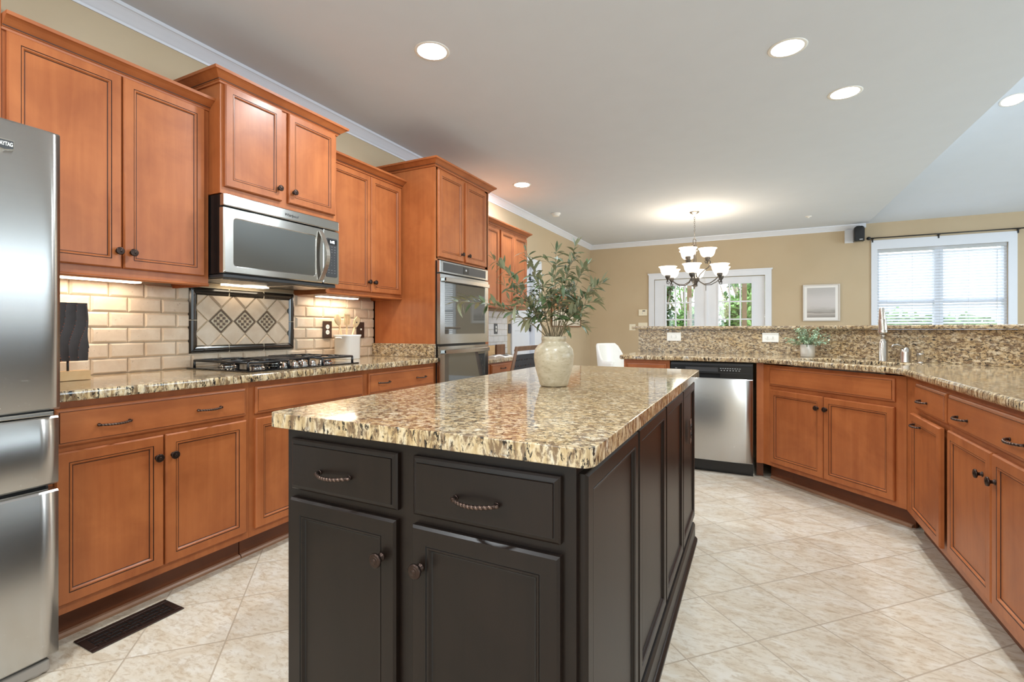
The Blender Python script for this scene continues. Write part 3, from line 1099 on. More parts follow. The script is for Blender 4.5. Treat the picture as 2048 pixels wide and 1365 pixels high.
# outlet on the far side panel
def outlet(loc, mat_rot, plate_w, plate_h, pm, fm, label, kind='duplex', horizontal=False, name='wall_outlet', cat='outlet'):
    """local frame: plate in xz plane, facing -y"""
    t = thing(name, label, cat, loc, mat_rot)
    mb = MB(); mb.box(-plate_w / 2, plate_w / 2, -0.006, 0, -plate_h / 2, plate_h / 2, pm); mb.build('plate', t, bevel=0.002)
    if kind == 'duplex':
        for q in (-1, 1):
            cx, cz = (q * 0.020, 0) if horizontal else (0, q * 0.020)
            mb = MB()
            mb.lathe([(0.0165, 0), (0.0165, 0.0025)], fm, mat=Matrix.Translation((cx, -0.006, cz)) @ ROTX, seg=18, smooth=False)
            s1 = [(-0.006, 0), (0.006, 0)]
            for a, b in s1:
                if horizontal:
                    mb.box(cx - 0.0045 - 0.001, cx + 0.0045 - 0.001, -0.0095, -0.0084, a - 0.001, a + 0.001, 'gap')
                else:
                    mb.box(a - 0.001, a + 0.001, -0.0095, -0.0084, cz - 0.0035, cz + 0.0055, 'gap')
            mb.build('receptacle', t)
    elif kind == 'switch':
        n = max(1, round(plate_w / 0.05) - 1)
        for q in range(n):
            cx = (q - (n - 1) / 2) * 0.046
            mb = MB(); mb.box(cx - 0.004, cx + 0.004, -0.016, -0.006, -0.002, 0.012, fm); mb.build('toggle', t, bevel=0.001)
    elif kind == 'rocker':
        mb = MB(); mb.box(-0.016, 0.016, -0.009, -0.006, -0.034, 0.034, fm); mb.build('rocker', t, bevel=0.001)
    return t


outlet((-0.2845 + 0.0015, 2.50, 0.635), R90, 0.060, 0.115, 'bronze_hi', 'blackpl', 'bronze outlet plate on the far black side panel of the island')
# keep the island panel flush: plate sits on the recessed field of the panel

# right counter (l shape with a diagonal over the sink)
def off(d, y0=0.95, xl=-1.006):
    k = math.tan(math.radians(22.5))
    return [(xl, 4.74 + d), (0.32 + d * k, 4.74 + d), (1.378 + d, 3.682 + d * k), (1.378 + d, y0)]


YE = 1.02
poly = [(-1.030, 4.095), (-0.06, 4.095), (0.0, 4.090), (0.055, 4.068), (0.10, 4.036), (0.66, 3.476), (0.700, 3.430), (0.722, 3.375), (0.728, 3.31), (0.728, YE),
        (1.376, YE), (1.376, 3.681), (0.3195, 4.738), (-1.030, 4.738)]
ud, vd = Vector((1, -1)).normalized(), Vector((1, 1)).normalized()
S0 = Vector((0.045, 4.095))
def dg(t, s):
    p = S0 + ud * t + vd * s
    return (p.x, p.y)


def sink_ring(t0, t1, s0, s1, r):
    P = []
    for cx, cy, a0 in ((t1 - r, s1 - r, 0), (t0 + r, s1 - r, 90), (t0 + r, s0 + r, 180), (t1 - r, s0 + r, 270)):
        for i in range(5):
            a = math.radians(a0 + 90 * i / 4)
            P.append(dg(cx + r * math.cos(a), cy + r * math.sin(a)))
    return P


hole = sink_ring(0.13, 0.84, 0.085, 0.455, 0.06)
o = slab_poly(poly, 0.877, 0.914, 'granite_r', 'countertop', hole=hole)
tag(o, 'angled granite countertop with the sink, along the raised bar', 'countertop')
# sink basin
mb = MB()
k0 = [(x, y, 0.876) for x, y in sink_ring(0.115, 0.855, 0.07, 0.47, 0.07)]
k1 = [(x, y, 0.876) for x, y in sink_ring(0.130, 0.840, 0.085, 0.455, 0.06)]
k2 = [(x, y, 0.70) for x, y in sink_ring(0.140, 0.830, 0.095, 0.445, 0.06)]
k3 = [(x, y, 0.69) for x, y in sink_ring(0.165, 0.805, 0.12, 0.42, 0.05)]
mb.loops([k0, k1, k2, k3], 'steel_sink', cap0=False, cap1=True)
o = mb.build('sink', fixn=True)
sm = o.modifiers.new('thick', 'SOLIDIFY'); sm.thickness = 0.002
tag(o, 'undermount stainless steel sink basin set in the angled counter', 'sink')

# bar: half wall, splash slabs, ledge
A, B = off(0.022), off(0.15)
mb = MB(); mb.prism(A + B[::-1], 0, 1.131, 'wall'); struct(mb.build('wall_bar'))
A, B = off(0.001), off(0.021)
mb = MB(); mb.prism(A + B[::-1], 0.9145, 1.131, 'granite_s'); o = mb.build('granite_splash')
tag(o, 'tall granite splash slab between the sink counter and raised bar ledge', 'backsplash')
A, B = off(-0.032, xl=-1.066), off(0.33, xl=-1.066)
o = slab_poly(A + B[::-1], 1.1325, 1.1605, 'granite_s', 'bar_ledge', bevel=0.008)
tag(o, 'raised granite bar ledge running above the sink counter', 'bar top')
outlet((-0.676, 4.741, 1.062), 0, 0.126, 0.078, 'whitepl', 'whitepl', 'white horizontal outlet on the granite splash above the dishwasher', horizontal=True)
outlet((0.123, 4.741, 1.060), 0, 0.126, 0.080, 'whitepl', 'whitepl', 'white horizontal outlet on the granite splash left of the potted plant', horizontal=True)

# ---------------------------------------------------------------- right side cabinets
YR = 4.133
c = thing('base_cabinet', 'brown base cabinet left of the dishwasher, at the end of the run', 'cabinet', (-1.0, YR, 0), 0)
base_body(c, 0, 0.378, 0.60)
add_drawer(c, 0.024, 0.354, pulls=((0.19, 0.782),)); add_door(c, 0.024, 0.354, 0.152, 0.694, (0.326, 0.606))
dw = thing('dishwasher', 'stainless steel dishwasher with black control panel', 'dishwasher', (-0.616, YR, 0), 0)
mb = MB(); mb.box(0.004, 0.606, 0.0, 0.57, 0.10, 0.868, 'blackpl'); mb.build('tub_case', dw)
mb = MB(); mb.box(0.006, 0.606, 0.03, 0.05, 0.0, 0.10, 'blackpl'); mb.box(0.0, 0.609, -0.006, 0.03, 0.028, 0.098, 'blackpl'); mb.build('kick_plate', dw)
mb = MB()
rings = []
for i in range(13):
    t = i / 12
    x = 0.003 + t * 0.602
    b = 0.010 * (1 - (2 * t - 1) ** 4)
    rings.append([(x, 0.0, 0.102), (x, -0.018 - b, 0.102), (x, -0.022 - b, 0.108), (x, -0.022 - b, 0.742), (x, -0.018 - b, 0.748), (x, 0.0, 0.748)])
mb.loops(rings, 'steel', smooth=True)
o = mb.build('door', dw)
o.data.polygons.foreach_set('use_smooth', [abs(p.normal.z) < 0.5 and abs(p.normal.x) < 0.9 for p in o.data.polygons])
mb = MB()
mb.box(0.003, 0.605, -0.026, 0.0, 0.785, 0.846, 'blackpl'); mb.box(0.003, 0.605, -0.012, 0.0, 0.846, 0.862, 'dkgray')
mb.box(0.003, 0.14, -0.026, 0.0, 0.750, 0.785, 'blackpl'); mb.box(0.375, 0.605, -0.026, 0.0, 0.750, 0.785, 'blackpl'); mb.box(0.14, 0.375, -0.006, 0.0, 0.750, 0.785, 'gap')
mb.box(0.012, 0.596, -0.0275, -0.026, 0.788, 0.790, 'dkgray')
cp = mb.build('control_panel', dw, bevel=0.001, seg=1)
mb = MB(); mb.box(0.12, 0.36, -0.028, -0.026, 0.798, 0.832, 'dkgray'); mb.build('label_window', cp)
mb = MB()
for k in range(9):
    mb.box(0.375 + k * 0.017, 0.375 + k * 0.017 + 0.010, -0.0265, -0.026, 0.824, 0.828, 'mark')
for k in range(7):
    mb.box(0.380 + k * 0.021, 0.380 + k * 0.021 + 0.009, -0.0265, -0.026, 0.808, 0.813, 'mark')
mb.box(0.04, 0.055, -0.0265, -0.026, 0.815, 0.822, 'dimmark')
mb.build('button_markings', cp)
# sink base on the diagonal
ang = -PI / 4
c = thing('sink_base_cabinet', 'brown two-door corner sink cabinet set on the diagonal', 'cabinet', (0.061, YR, 0), ang)
L = 0.997
mb = MB()
Pd = [(0, 0), (L, 0), (L - 0.05, 0.50), (0.05, 0.50)]
mb.loops([[(x, y, 0.115) for x, y in Pd], [(x, y, 0.866) for x, y in Pd]], 'wood', cap1=False)
mb.build('body', c)
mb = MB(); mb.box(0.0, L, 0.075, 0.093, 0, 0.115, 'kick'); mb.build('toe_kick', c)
mb = MB(); pr = [(0, 0), (-0.018, 0), (-0.018, 0.010), (-0.012, 0.018), (0, 0.020)]; mb.loops([[(0.01, 0.075 + a, b) for a, b in pr], [(L - 0.01, 0.075 + a, b) for a, b in pr]], 'shoe'); mb.build('shoe_moulding', c)
add_drawer(c, 0.066, 0.940, 0.715, 0.849, name='false_drawer_front')
add_door(c, 0.073, 0.499, 0.145, 0.686, (0.462, 0.606))
add_door(c, 0.503, 0.940, 0.145, 0.684, (0.513 + 0.012, 0.606))
mb = MB(); mb.box(-0.047, 0.0, 0.0, 0.02, 0.115, 0.876, 'wood', mat=Matrix.Rotation(PI / 4, 4, 'Z')); mb.box(-0.047, 0.0, 0.075, 0.093, 0.0, 0.115, 'kick', mat=Matrix.Rotation(PI / 4, 4, 'Z')); mb.build('filler_post', c)
# right run facing -x
XF = 0.766
c = thing('pullout_cabinet', 'narrow brown waste pull-out cabinet right of the corner sink cabinet', 'cabinet', (XF, 3.420, 0), -R90)
mb = MB(); mb.box(0.0, 0.683, 0, 0.018, 0.115, 0.876, 'wood'); mb.box(0.0, 0.683, 0.018, 0.60, 0.115, 0.70, 'wood'); mb.build('body', c)
mb = MB(); mb.box(0.0, 0.683, 0.075, 0.093, 0, 0.115, 'kick'); mb.build('toe_kick', c)
add_drawer(c, 0.214, 0.662, 0.715, 0.848, pulls=((0.375, 0.772),))
o = add_door(c, 0.184, 0.640, 0.155, 0.690, pull=(0.322, 0.642), y=-0.012, st=0.039)
mb = MB(); mb.box(0.662, 0.672, -0.004, 0.0, 0.16, 0.69, 'gap'); mb.build('door_gap', c)  # black strip on the frame, painted as the shade beside the pull-out door
c = thing('base_cabinet', 'brown base cabinet at the right edge, wide drawer with two pulls', 'cabinet', (XF, 2.736, 0), -R90)
base_body(c, 0, 0.906, 0.60, shoe=False)
add_drawer(c, 0.010, 0.885, 0.715, 0.848, pulls=((0.188, 0.771), (0.643, 0.772)))
add_door(c, 0.010, 0.443, 0.158, 0.694, (0.388 - 0.01, 0.600)); add_door(c, 0.452, 0.885, 0.158, 0.694, (0.452 + 0.03, 0.600))
c = thing('base_cabinet', 'brown base cabinet beyond the right edge of the picture', 'cabinet', (XF, 1.828, 0), -R90)
base_body(c, 0, 0.78, 0.60, shoe=False)
add_drawer(c, 0.020, 0.76, 0.715, 0.848, pulls=((0.2, 0.771), (0.58, 0.772)))
add_door(c, 0.020, 0.386, 0.158, 0.694, (0.355, 0.600)); add_door(c, 0.394, 0.76, 0.158, 0.694, (0.425, 0.600))

# ---------------------------------------------------------------- refrigerator
fr = thing('refrigerator', 'stainless steel bottom-freezer refrigerator at the left edge', 'refrigerator', (-2.11, -0.150, 0), R90)
FW = 0.914
mb = MB(); mb.box(0.006, FW - 0.008, 0.02, 0.70, 0.05, 1.76, 'dkgray'); mb.build('cabinet_box', fr)


def curved_door(x0, x1, z0, z1, bulge=0.014, name='door'):
    mb = MB()
    rings = []
    n = 18
    for i in range(n + 1):
        t = i / n
        x = x0 + (x1 - x0) * t
        gx = (x - FW / 2) / (FW / 2)
        b = bulge * (1 - gx * gx)
        e = 0.0
        if i == 0 or i == n:
            e = 0.004
        y = -0.048 - b + e
        rings.append([(x, 0.018, z0), (x, y + 0.006, z0), (x, y, z0 + 0.006), (x, y, z1 - 0.006), (x, y + 0.006, z1), (x, 0.018, z1)])
    mb.loops(rings, 'steel', smooth=True)
    o = mb.build(name, fr)
    o.data.polygons.foreach_set('use_smooth', [abs(p.normal.z) < 0.3 and abs(p.normal.x) < 0.9 for p in o.data.polygons])
    return o


curved_door(0.0, 0.454, 0.868, 1.780)
dR = curved_door(0.459, 0.914, 0.868, 1.780)
curved_door(0.0, 0.910, 0.622, 0.846, name='drawer')
curved_door(0.0, 0.910, 0.060, 0.603, name='freezer_drawer')
# pocket handles in the gaps
mb = MB(); mb.box(0.01, 0.905, -0.030, 0.02, 0.848, 0.866, 'blackpl'); mb.box(0.60, 0.895, -0.052, -0.030, 0.850, 0.863, 'nickel'); mb.build('pocket_handle', fr, bevel=0.002)
mb = MB(); mb.box(0.01, 0.885, -0.028, 0.02, 0.604, 0.621, 'blackpl'); mb.box(0.01, 0.885, -0.042, -0.030, 0.603, 0.609, 'nickel'); mb.build('pocket_handle', fr, bevel=0.001)
mb = MB(); mb.box(0.0, 0.895, -0.03, 0.06, 0.004, 0.045, 'grille'); mb.lathe([(0.03, 0), (0.03, 0.03)], 'grille', c=(0.86, 0.0, 0.0)); mb.build('base_grille', fr, bevel=0.008, seg=3)
bx = 0.776
mb = MB(); mb.loops([[(bx - 0.0215, -0.0605, 1.686), (bx, -0.0605, 1.680), (bx + 0.0215, -0.0605, 1.686), (bx + 0.0215, -0.0605, 1.716), (bx - 0.0215, -0.0605, 1.716)],
                     [(bx - 0.0215, -0.0500, 1.686), (bx, -0.0500, 1.680), (bx + 0.0215, -0.0500, 1.686), (bx + 0.0215, -0.0500, 1.716), (bx - 0.0215, -0.0500, 1.716)]], 'chrome')
bd_ = mb.build('badge', dR)
mb = MB(); mb.loops([[(bx - 0.0195, -0.0612, 1.689), (bx, -0.0612, 1.684), (bx + 0.0195, -0.0612, 1.689), (bx + 0.0195, -0.0612, 1.7125), (bx - 0.0195, -0.0612, 1.7125)],
                     [(bx - 0.0195, -0.0600, 1.689), (bx, -0.0600, 1.684), (bx + 0.0195, -0.0600, 1.689), (bx + 0.0195, -0.0600, 1.7125), (bx - 0.0195, -0.0600, 1.7125)]], 'dkgray')
mb.build('badge_field', dR)
text_mesh('MAYTAG', 0.0165, 'whitepl', 'badge_lettering', dR, Matrix.Translation((bx, -0.0616, 1.7005)) @ Matrix.Rotation(PI / 2, 4, 'X') @ Matrix.Diagonal((0.54, 1, 1, 1)), bold=0.0004)

# ---------------------------------------------------------------- tile backsplash
bs = thing('tile_backsplash', 'beige stone subway tiles with a framed diamond mosaic behind the cooktop', 'backsplash', (XL + 0.003, 0.77, 0.914), R90)
# local: x along wall (world y - 0.77), -y out of the wall, z from the counter
IY0, IY1, IZ0, IZ1 = 1.597 - 0.77, 2.283 - 0.77, 0.996 - 0.914, 1.371 - 0.914
ZT = 0.461
mb = MB(); mb.box(0, 2.286, -0.004, 0.0, 0, ZT, 'grout'); mb.build('grout_bed', bs)
mb = MB()


def bev_tile(mb, x0, x1, z0, z1, m, t=0.013, e=0.009, y=-0.004, edges=(1, 1, 1, 1)):
    l, r, b, tp = edges
    a = [(x0, y, z0), (x1, y, z0), (x1, y, z1), (x0, y, z1)]
    q = [(x0, y - 0.005, z0), (x1, y - 0.005, z0), (x1, y - 0.005, z1), (x0, y - 0.005, z1)]
    f = [(x0 + e * l, y - t, z0 + e * b), (x1 - e * r, y - t, z0 + e * b), (x1 - e * r, y - t, z1 - e * tp), (x0 + e * l, y - t, z1 - e * tp)]
    if x1 - x0 < 2.2 * e or z1 - z0 < 2.2 * e:
        f = [(x, y - 0.006, z) for x, _, z in q]
        mb.loops([a, q], m)
        return
    mb.loops([a, q, f], m, cap0=False)


TW, THt, G = 0.1535, 0.0757, 0.0022
row = 0
z = 0.0
while z < ZT - 0.01:
    z1 = min(z + THt, ZT)
    base_off = 1.307 - 0.77 if row % 2 == 0 else 1.227 - 0.77
    x = base_off - math.ceil(base_off / TW) * TW
    while x < 2.286:
        a, b = max(x, 0), min(x + TW, 2.286)
        segs = [(a, b)]
        if z < IZ1 - 0.004 and z1 > IZ0 + 0.004:
            segs = []
            if a < IY0:
                segs.append((a, min(b, IY0)))
            if b > IY1:
                segs.append((max(a, IY1), b))
        for a, b in segs:
            if b - a > 0.006:
                # split rows cut by the insert top or bottom edge keep their full height outside it
                bev_tile(mb, a + G / 2, b - G / 2, z + G / 2, z1 - G / 2, 'tile', edges=(a == x, abs(b - x - TW) < 1e-6, 1, z1 - z > THt - 1e-4))
        x += TW
    # strips above / below the insert within the row
    for s0, s1 in ((z, min(z1, IZ0)), (max(z, IZ1), z1)):
        if z < IZ1 - 0.004 and z1 > IZ0 + 0.004 and s1 - s0 > 0.004:
            x = base_off - math.ceil(base_off / TW) * TW
            while x < 2.286:
                a, b = max(x, IY0), min(x + TW, IY1)
                if b - a > 0.006:
                    bev_tile(mb, a + G / 2, b - G / 2, s0 + G / 2, s1 - G / 2, 'tile')
                x += TW
    z = z1
    row += 1
mb.build('field_tile', bs)
# diamond field inside the insert, made by clipping each tilted tile to the frame opening
FWd = 0.043
fx0, fx1, fz0, fz1 = IY0 + FWd, IY1 - FWd, IZ0 + FWd, IZ1 - FWd
mb = MB(); mb.box(fx0, fx1, -0.006, -0.004, fz0, fz1, 'grout')
HD = 0.0745
mc = [1.781 - 0.77, 1.931 - 0.77, 2.081 - 0.77]
mz = 1.180 - 0.914


def clip(poly, ax, v, keep_less):
    out = []
    for i in range(len(poly)):
        p, q = poly[i], poly[(i + 1) % len(poly)]
        ip, iq = (p[ax] <= v) == keep_less, (q[ax] <= v) == keep_less
        if p[ax] == v: ip = True
        if q[ax] == v: iq = True
        if ip:
            out.append(p)
        if ip != iq:
            t = (v - p[ax]) / (q[ax] - p[ax])
            out.append((p[0] + t * (q[0] - p[0]), p[1] + t * (q[1] - p[1])))
    return out


def clipped(cx, cz, h):
    P = [(cx, cz - h), (cx + h, cz), (cx, cz + h), (cx - h, cz)]
    for ax, v, kl in ((0, fx0 + 0.001, False), (0, fx1 - 0.001, True), (1, fz0 + 0.001, False), (1, fz1 - 0.001, True)):
        P = clip(P, ax, v, kl)
        if len(P) < 3:
            return None
    return P


mcs = []
for i in range(-6, 8):
    for j in range(-4, 5):
        cx = mc[1] + i * 0.075
        cz = mz + j * 0.0748
        if (i + j) % 2:
            continue
        if j == 0 and i in (-2, 0, 2):
            mcs.append((cx, cz)); continue
        A_, B_ = clipped(cx, cz, HD - 0.002), clipped(cx, cz, HD - 0.014)
        if not A_:
            continue
        ar = sum(A_[k][0] * A_[(k + 1) % len(A_)][1] - A_[(k + 1) % len(A_)][0] * A_[k][1] for k in range(len(A_))) / 2
        if abs(ar) < 1e-4:
            continue
        if B_ and len(B_) == len(A_):
            mb.loops([[(x, -0.006, z) for x, z in A_], [(x, -0.009, z) for x, z in A_], [(x, -0.019, z) for x, z in B_]], 'tile', cap0=False)
        else:
            mb.loops([[(x, -0.006, z) for x, z in A_], [(x, -0.013, z) for x, z in A_]], 'tile', cap0=False)
mb.build('diamond_tile', bs)
for cx, cz in mcs:
    mb = MB()
    R = Matrix.Translation((cx, -0.006, cz)) @ Matrix.Rotation(PI / 4, 4, 'Y')
    h = 0.0508
    mb.box(-h, h, -0.005, 0, -h, h, 'grout', mat=R)
    nn = 14
    c_ = 2 * (h - 0.001) / nn
    for side in range(4):
        for k in range(nn - 1):
            a = -h + 0.001 + k * c_
            bx_ = (a, a + c_ * 0.86, -0.0075, -0.004, -h + 0.001, -h + 0.0085)
            Rs = R @ Matrix.Rotation(side * PI / 2, 4, 'Y')
            mb.box(*bx_, 'mosdark', mat=Rs)
    U = Matrix.Translation((cx, -0.006, cz))
    for a in range(-3, 4):
        for b in range(-3, 4):
            if abs(a) + abs(b) > 3 or (abs(a) + abs(b) == 3 and 0 in (a, b)):
                continue
            q = 0.0172
            dark = (a + b) % 2 == 0
            e = 0.0078 if abs(a) + abs(b) < 3 else 0.0052
            mb.box(a * q - e, a * q + e, -0.0075, -0.004, b * q - e, b * q + e, 'mosdark' if dark else 'moslight', mat=U)
    mb.build('mosaic_tile', bs)
mb = MB()
LP = [(0, 0), (0, 0.008), (0.008, 0.020), (0.018, 0.024), (0.028, 0.018), (0.036, 0.016), (0.043, 0.010), (0.043, 0)]


def liner(mb, p0, p1, nrm, mit0=1, mit1=1):
    d = Vector(p1) - Vector(p0); Ld = d.length; d.normalize()
    n = Vector(nrm)
    r0 = [Vector(p0) + d * (o * mit0) + n * o for o, _ in LP]
    r1 = [Vector(p1) - d * (o * mit1) + n * o for o, _ in LP]
    mb.loops([[(v.x, -0.004 - h, v.y) for v, (_, h) in zip(r0, LP)], [(v.x, -0.004 - h, v.y) for v, (_, h) in zip(r1, LP)]], 'liner', smooth=False)


W3 = (IY1 - IY0)
g_ = 0.0015
for k in range(3):
    a, b = IY0 + W3 * k / 3, IY0 + W3 * (k + 1) / 3
    liner(mb, (a + g_, IZ0), (b - g_, IZ0), (0, 1), 1 if k == 0 else 0, 1 if k == 2 else 0)
    liner(mb, (a + g_, IZ1), (b - g_, IZ1), (0, -1), 1 if k == 0 else 0, 1 if k == 2 else 0)
for k in range(2):
    a, b = IZ0 + (IZ1 - IZ0) * k / 2, IZ0 + (IZ1 - IZ0) * (k + 1) / 2
    liner(mb, (IY0, a + g_), (IY0, b - g_), (1, 0), 1 if k == 0 else 0, 1 if k == 1 else 0)
    liner(mb, (IY1, a + g_), (IY1, b - g_), (-1, 0), 1 if k == 0 else 0, 1 if k == 1 else 0)
mb.build('liner_frame', bs, bevel=0.0015)
mb = MB()
for k in (1, 2):
    xm = IY0 + W3 * k / 3
    for z0 in (IZ0, IZ1 - FWd):
        mb.box(xm - 0.0016, xm + 0.0016, -0.022, -0.004, z0, z0 + FWd, 'grout')
zm = (IZ0 + IZ1) / 2
for x0 in (IY0, IY1 - FWd):
    mb.box(x0, x0 + FWd, -0.022, -0.004, zm - 0.0016, zm + 0.0016, 'grout')
mb.build('liner_joint', bs)
outlet((XL + 0.022, 2.566, 1.130), R90, 0.082, 0.125, 'brownpl', 'whitepl', 'brown outlet plate on the beige tile left of the utensil crock')
outlet((XL + 0.022, 2.900, 1.126), R90, 0.082, 0.125, 'brownpl', 'whitepl', 'brown switch plate on the beige tile right of the utensil crock', kind='switch', name='light_switch', cat='switch')

# ---------------------------------------------------------------- cooktop
ck = thing('gas_cooktop', 'black glass gas cooktop with cast iron grates', 'cooktop', (-2.265, 1.574, 0.914), R90)
CW, CD = 0.757, 0.53
mb = MB(); mb.box(0, CW, 0, CD, 0.0, 0.007, 'glassblack'); mb.build('glass_top', ck, bevel=0.003)


def grate(x0, x1, y0, y1, cx=None):
    mb = MB()
    h = 0.046
    r = 0.0062
    n = 10
    def bow(a, b, c_, axis):
        return [(a + (b - a) * i / n, c_ - 0.012 * math.sin(PI * i / n) * axis, h) if True else None for i in range(n + 1)]
    mb.tube([(x0 + (x1 - x0) * i / n, y0 + 0.010 * (1 - math.sin(PI * i / n)), h) for i in range(n + 1)], r, 'iron_grate', 8)
    mb.tube([(x0 + (x1 - x0) * i / n, y1 - 0.010 * (1 - math.sin(PI * i / n)), h) for i in range(n + 1)], r, 'iron_grate', 8)
    mb.tube([(x0, y0 + 0.01, h), (x0, y1 - 0.01, h)], r, 'iron_grate', 8)
    mb.tube([(x1, y0 + 0.01, h), (x1, y1 - 0.01, h)], r, 'iron_grate', 8)
    ym = (y0 + y1) / 2
    mb.tube([(x0, ym, h), (x1, ym, h)], r * 0.9, 'iron_grate', 8)
    for yy in ((y0 + ym) / 2, (ym + y1) / 2):
        xm = (x0 + x1) / 2
        for a, b in (((x0, yy), (xm - 0.035, yy)), ((x1, yy), (xm + 0.035, yy)), ((xm, yy - 0.105), (xm, yy - 0.03)), ((xm, yy + 0.105), (xm, yy + 0.03))):
            mb.tube([(a[0], a[1], h), ((a[0] + b[0]) / 2, (a[1] + b[1]) / 2, h + 0.006), (b[0], b[1], h + 0.004)], 0.0052, 'iron_grate', 8)
    for x in (x0, x1):
        for y in (y0 + 0.01, y1 - 0.01):
            mb.tube([(x, y, 0.007), (x, y, h)], [0.0075, 0.006], 'iron_grate', 8)
    return mb.build('grate', ck)


grate(0.022, 0.262, 0.028, CD - 0.028)
grate(0.497, 0.735, 0.028, CD - 0.028)
mb = MB()
for yy in [0.14 + 0.03 * k for k in range(12)]:
    mb.box(0.275, 0.484, yy, yy + 0.018, 0.040, 0.048, 'iron_grate')
mb.box(0.272, 0.280, 0.13, 0.50, 0.034, 0.052, 'iron_grate'); mb.box(0.479, 0.487, 0.13, 0.50, 0.034, 0.052, 'iron_grate')
for x in (0.276, 0.483):
    for y in (0.14, 0.49):
        mb.box(x - 0.005, x + 0.005, y - 0.005, y + 0.005, 0.007, 0.036, 'iron_grate')
mb.build('grate', ck, bevel=0.002, seg=1)
for x, y, s_ in ((0.142, 0.140, 0.9), (0.142, 0.390, 1.0), (0.616, 0.140, 0.9), (0.616, 0.390, 0.9), (0.38, 0.315, 1.2)):
    mb = MB(); mb.lathe([(0.048, 0), (0.048, 0.006), (0.040, 0.008), (0.038, 0.014)], 'chrome', c=(0, 0, 0.007), mat=Matrix.Translation((x, y, 0)) @ Matrix.Scale(s_, 4), seg=24)
    o = mb.build('burner', ck)
    mb = MB(); mb.lathe([(0.033, 0), (0.035, 0.004), (0.032, 0.009), (0.01, 0.011)], 'iron_grate', mat=Matrix.Translation((x, y, 0.021 * s_)) @ Matrix.Scale(s_, 4), seg=24)
    mb.build('burner_cap', o)
for k in range(5):
    x = 0.262 + k * 0.062
    mb = MB(); mb.lathe([(0.021, 0), (0.021, 0.004), (0.017, 0.007), (0.016, 0.024), (0.013, 0.027)], 'chrome', c=(x, 0.062, 0.007), seg=20)
    mb.box(x - 0.004, x + 0.004, 0.046, 0.078, 0.030, 0.037, 'chrome')
    mb.build('knob', ck)

# ---------------------------------------------------------------- utensil crock and contents
ckx, cky = -2.68, 2.640
def squarish(cx, cy, h0, w, d, r, z, n=4):
    P = []
    for sx, sy, a0 in ((1, 1, 0), (-1, 1, 90), (-1, -1, 180), (1, -1, 270)):
        for i in range(n + 1):
            a = math.radians(a0 + 90 * i / n)
            P.append((cx + sx * (w / 2 - r) + r * math.cos(a), cy + sy * (d / 2 - r) + r * math.sin(a), z))
    return P


cr = thing('utensil_crock', 'white ceramic utensil crock on the counter right of the cooktop', 'crock', (ckx, cky, 0.914))
mb = MB()
rg = [(0.150, 0.145, 0.0), (0.155, 0.150, 0.004), (0.158, 0.152, 0.16), (0.168, 0.162, 0.168), (0.168, 0.162, 0.178), (0.150, 0.144, 0.176), (0.146, 0.140, 0.03)]
mb.loops([squarish(0, 0, 0, w, d, 0.045, z, 6) for w, d, z in rg], 'stone_ceramic', smooth=True)
mb.build('bowl', cr)
mb = MB()
for q in (-1, 1):
    mb.loops([squarish(0, q * 0.080, 0, 0.06, 0.012, 0.005, 0.150, 3), squarish(0, q * 0.088, 0, 0.055, 0.016, 0.005, 0.156, 3), squarish(0, q * 0.080, 0, 0.06, 0.012, 0.005, 0.162, 3)], 'stone_ceramic')
mb.build('lug_handle', cr)


def utensil(name, label, loc, lean_y, lean_x, head):
    t = MB()
    t.tube([(0, 0, 0), (0, 0, 0.235)], [0.0055, 0.006], 'spoon', 8)
    if head == 'spoon':
        rings = []
        for i in range(9):
            u = i / 8
            w = 0.030 * math.sin(PI * (0.08 + 0.86 * u)) ** 0.8 + 0.003
            rings.append([(-0.004, -w, 0.225 + u * 0.085), (0.003, -w * 0.7, 0.225 + u * 0.085), (0.006, 0, 0.225 + u * 0.085), (0.003, w * 0.7, 0.225 + u * 0.085), (-0.004, w, 0.225 + u * 0.085), (-0.001, 0, 0.225 + u * 0.085)])
        t.loops(rings, 'spoon', smooth=True)
    elif head == 'slotted':
        for a, b in ((-0.028, -0.017), (-0.009, 0.0), (0.008, 0.017), (0.0, 0.0), (0.020, 0.030)):
            if b > a:
                t.box(-0.003, 0.003, a, b, 0.225, 0.290, 'spoon')
        t.box(-0.003, 0.003, -0.028, 0.030, 0.288, 0.300, 'spoon'); t.box(-0.003, 0.003, -0.022, 0.024, 0.215, 0.228, 'spoon')
    else:
        rings = []
        for u, w in ((0, 0.008), (0.2, 0.020), (0.6, 0.025), (1.0, 0.010)):
            z = 0.22 + u * 0.085
            rings.append([(-0.003, -w, z), (0.003, -w, z), (0.003, w * 1.0 + u * 0.010, z), (-0.003, w + u * 0.010, z)])
        t.loops(rings, 'spoon')
        t.lathe([(0.006, -0.0034), (0.006, 0.0034)], 'gap', mat=Matrix.Translation((0, 0.002, 0.262)) @ Matrix.Rotation(PI / 2, 4, 'Y'), seg=12, smooth=False)
    o = t.build(name)
    o.location = loc
    o.rotation_euler = (-lean_y, lean_x, 0.0)
    return tag(o, label, 'kitchen utensil')


utensil('wooden_spoon', 'round-headed wooden spoon, leftmost utensil in the white crock', (ckx - 0.02, cky - 0.0, 0.945), -0.22, -0.05, 'spoon')
utensil('slotted_turner', 'slotted wooden turner, middle utensil in the white crock', (ckx - 0.01, cky + 0.0, 0.945), 0.02, 0.0, 'slotted')
utensil('wooden_spatula', 'wooden spatula with a hole, leaning rightmost in the white crock', (ckx + 0.02, cky - 0.035, 0.945), 0.42, -0.02, 'spatula')

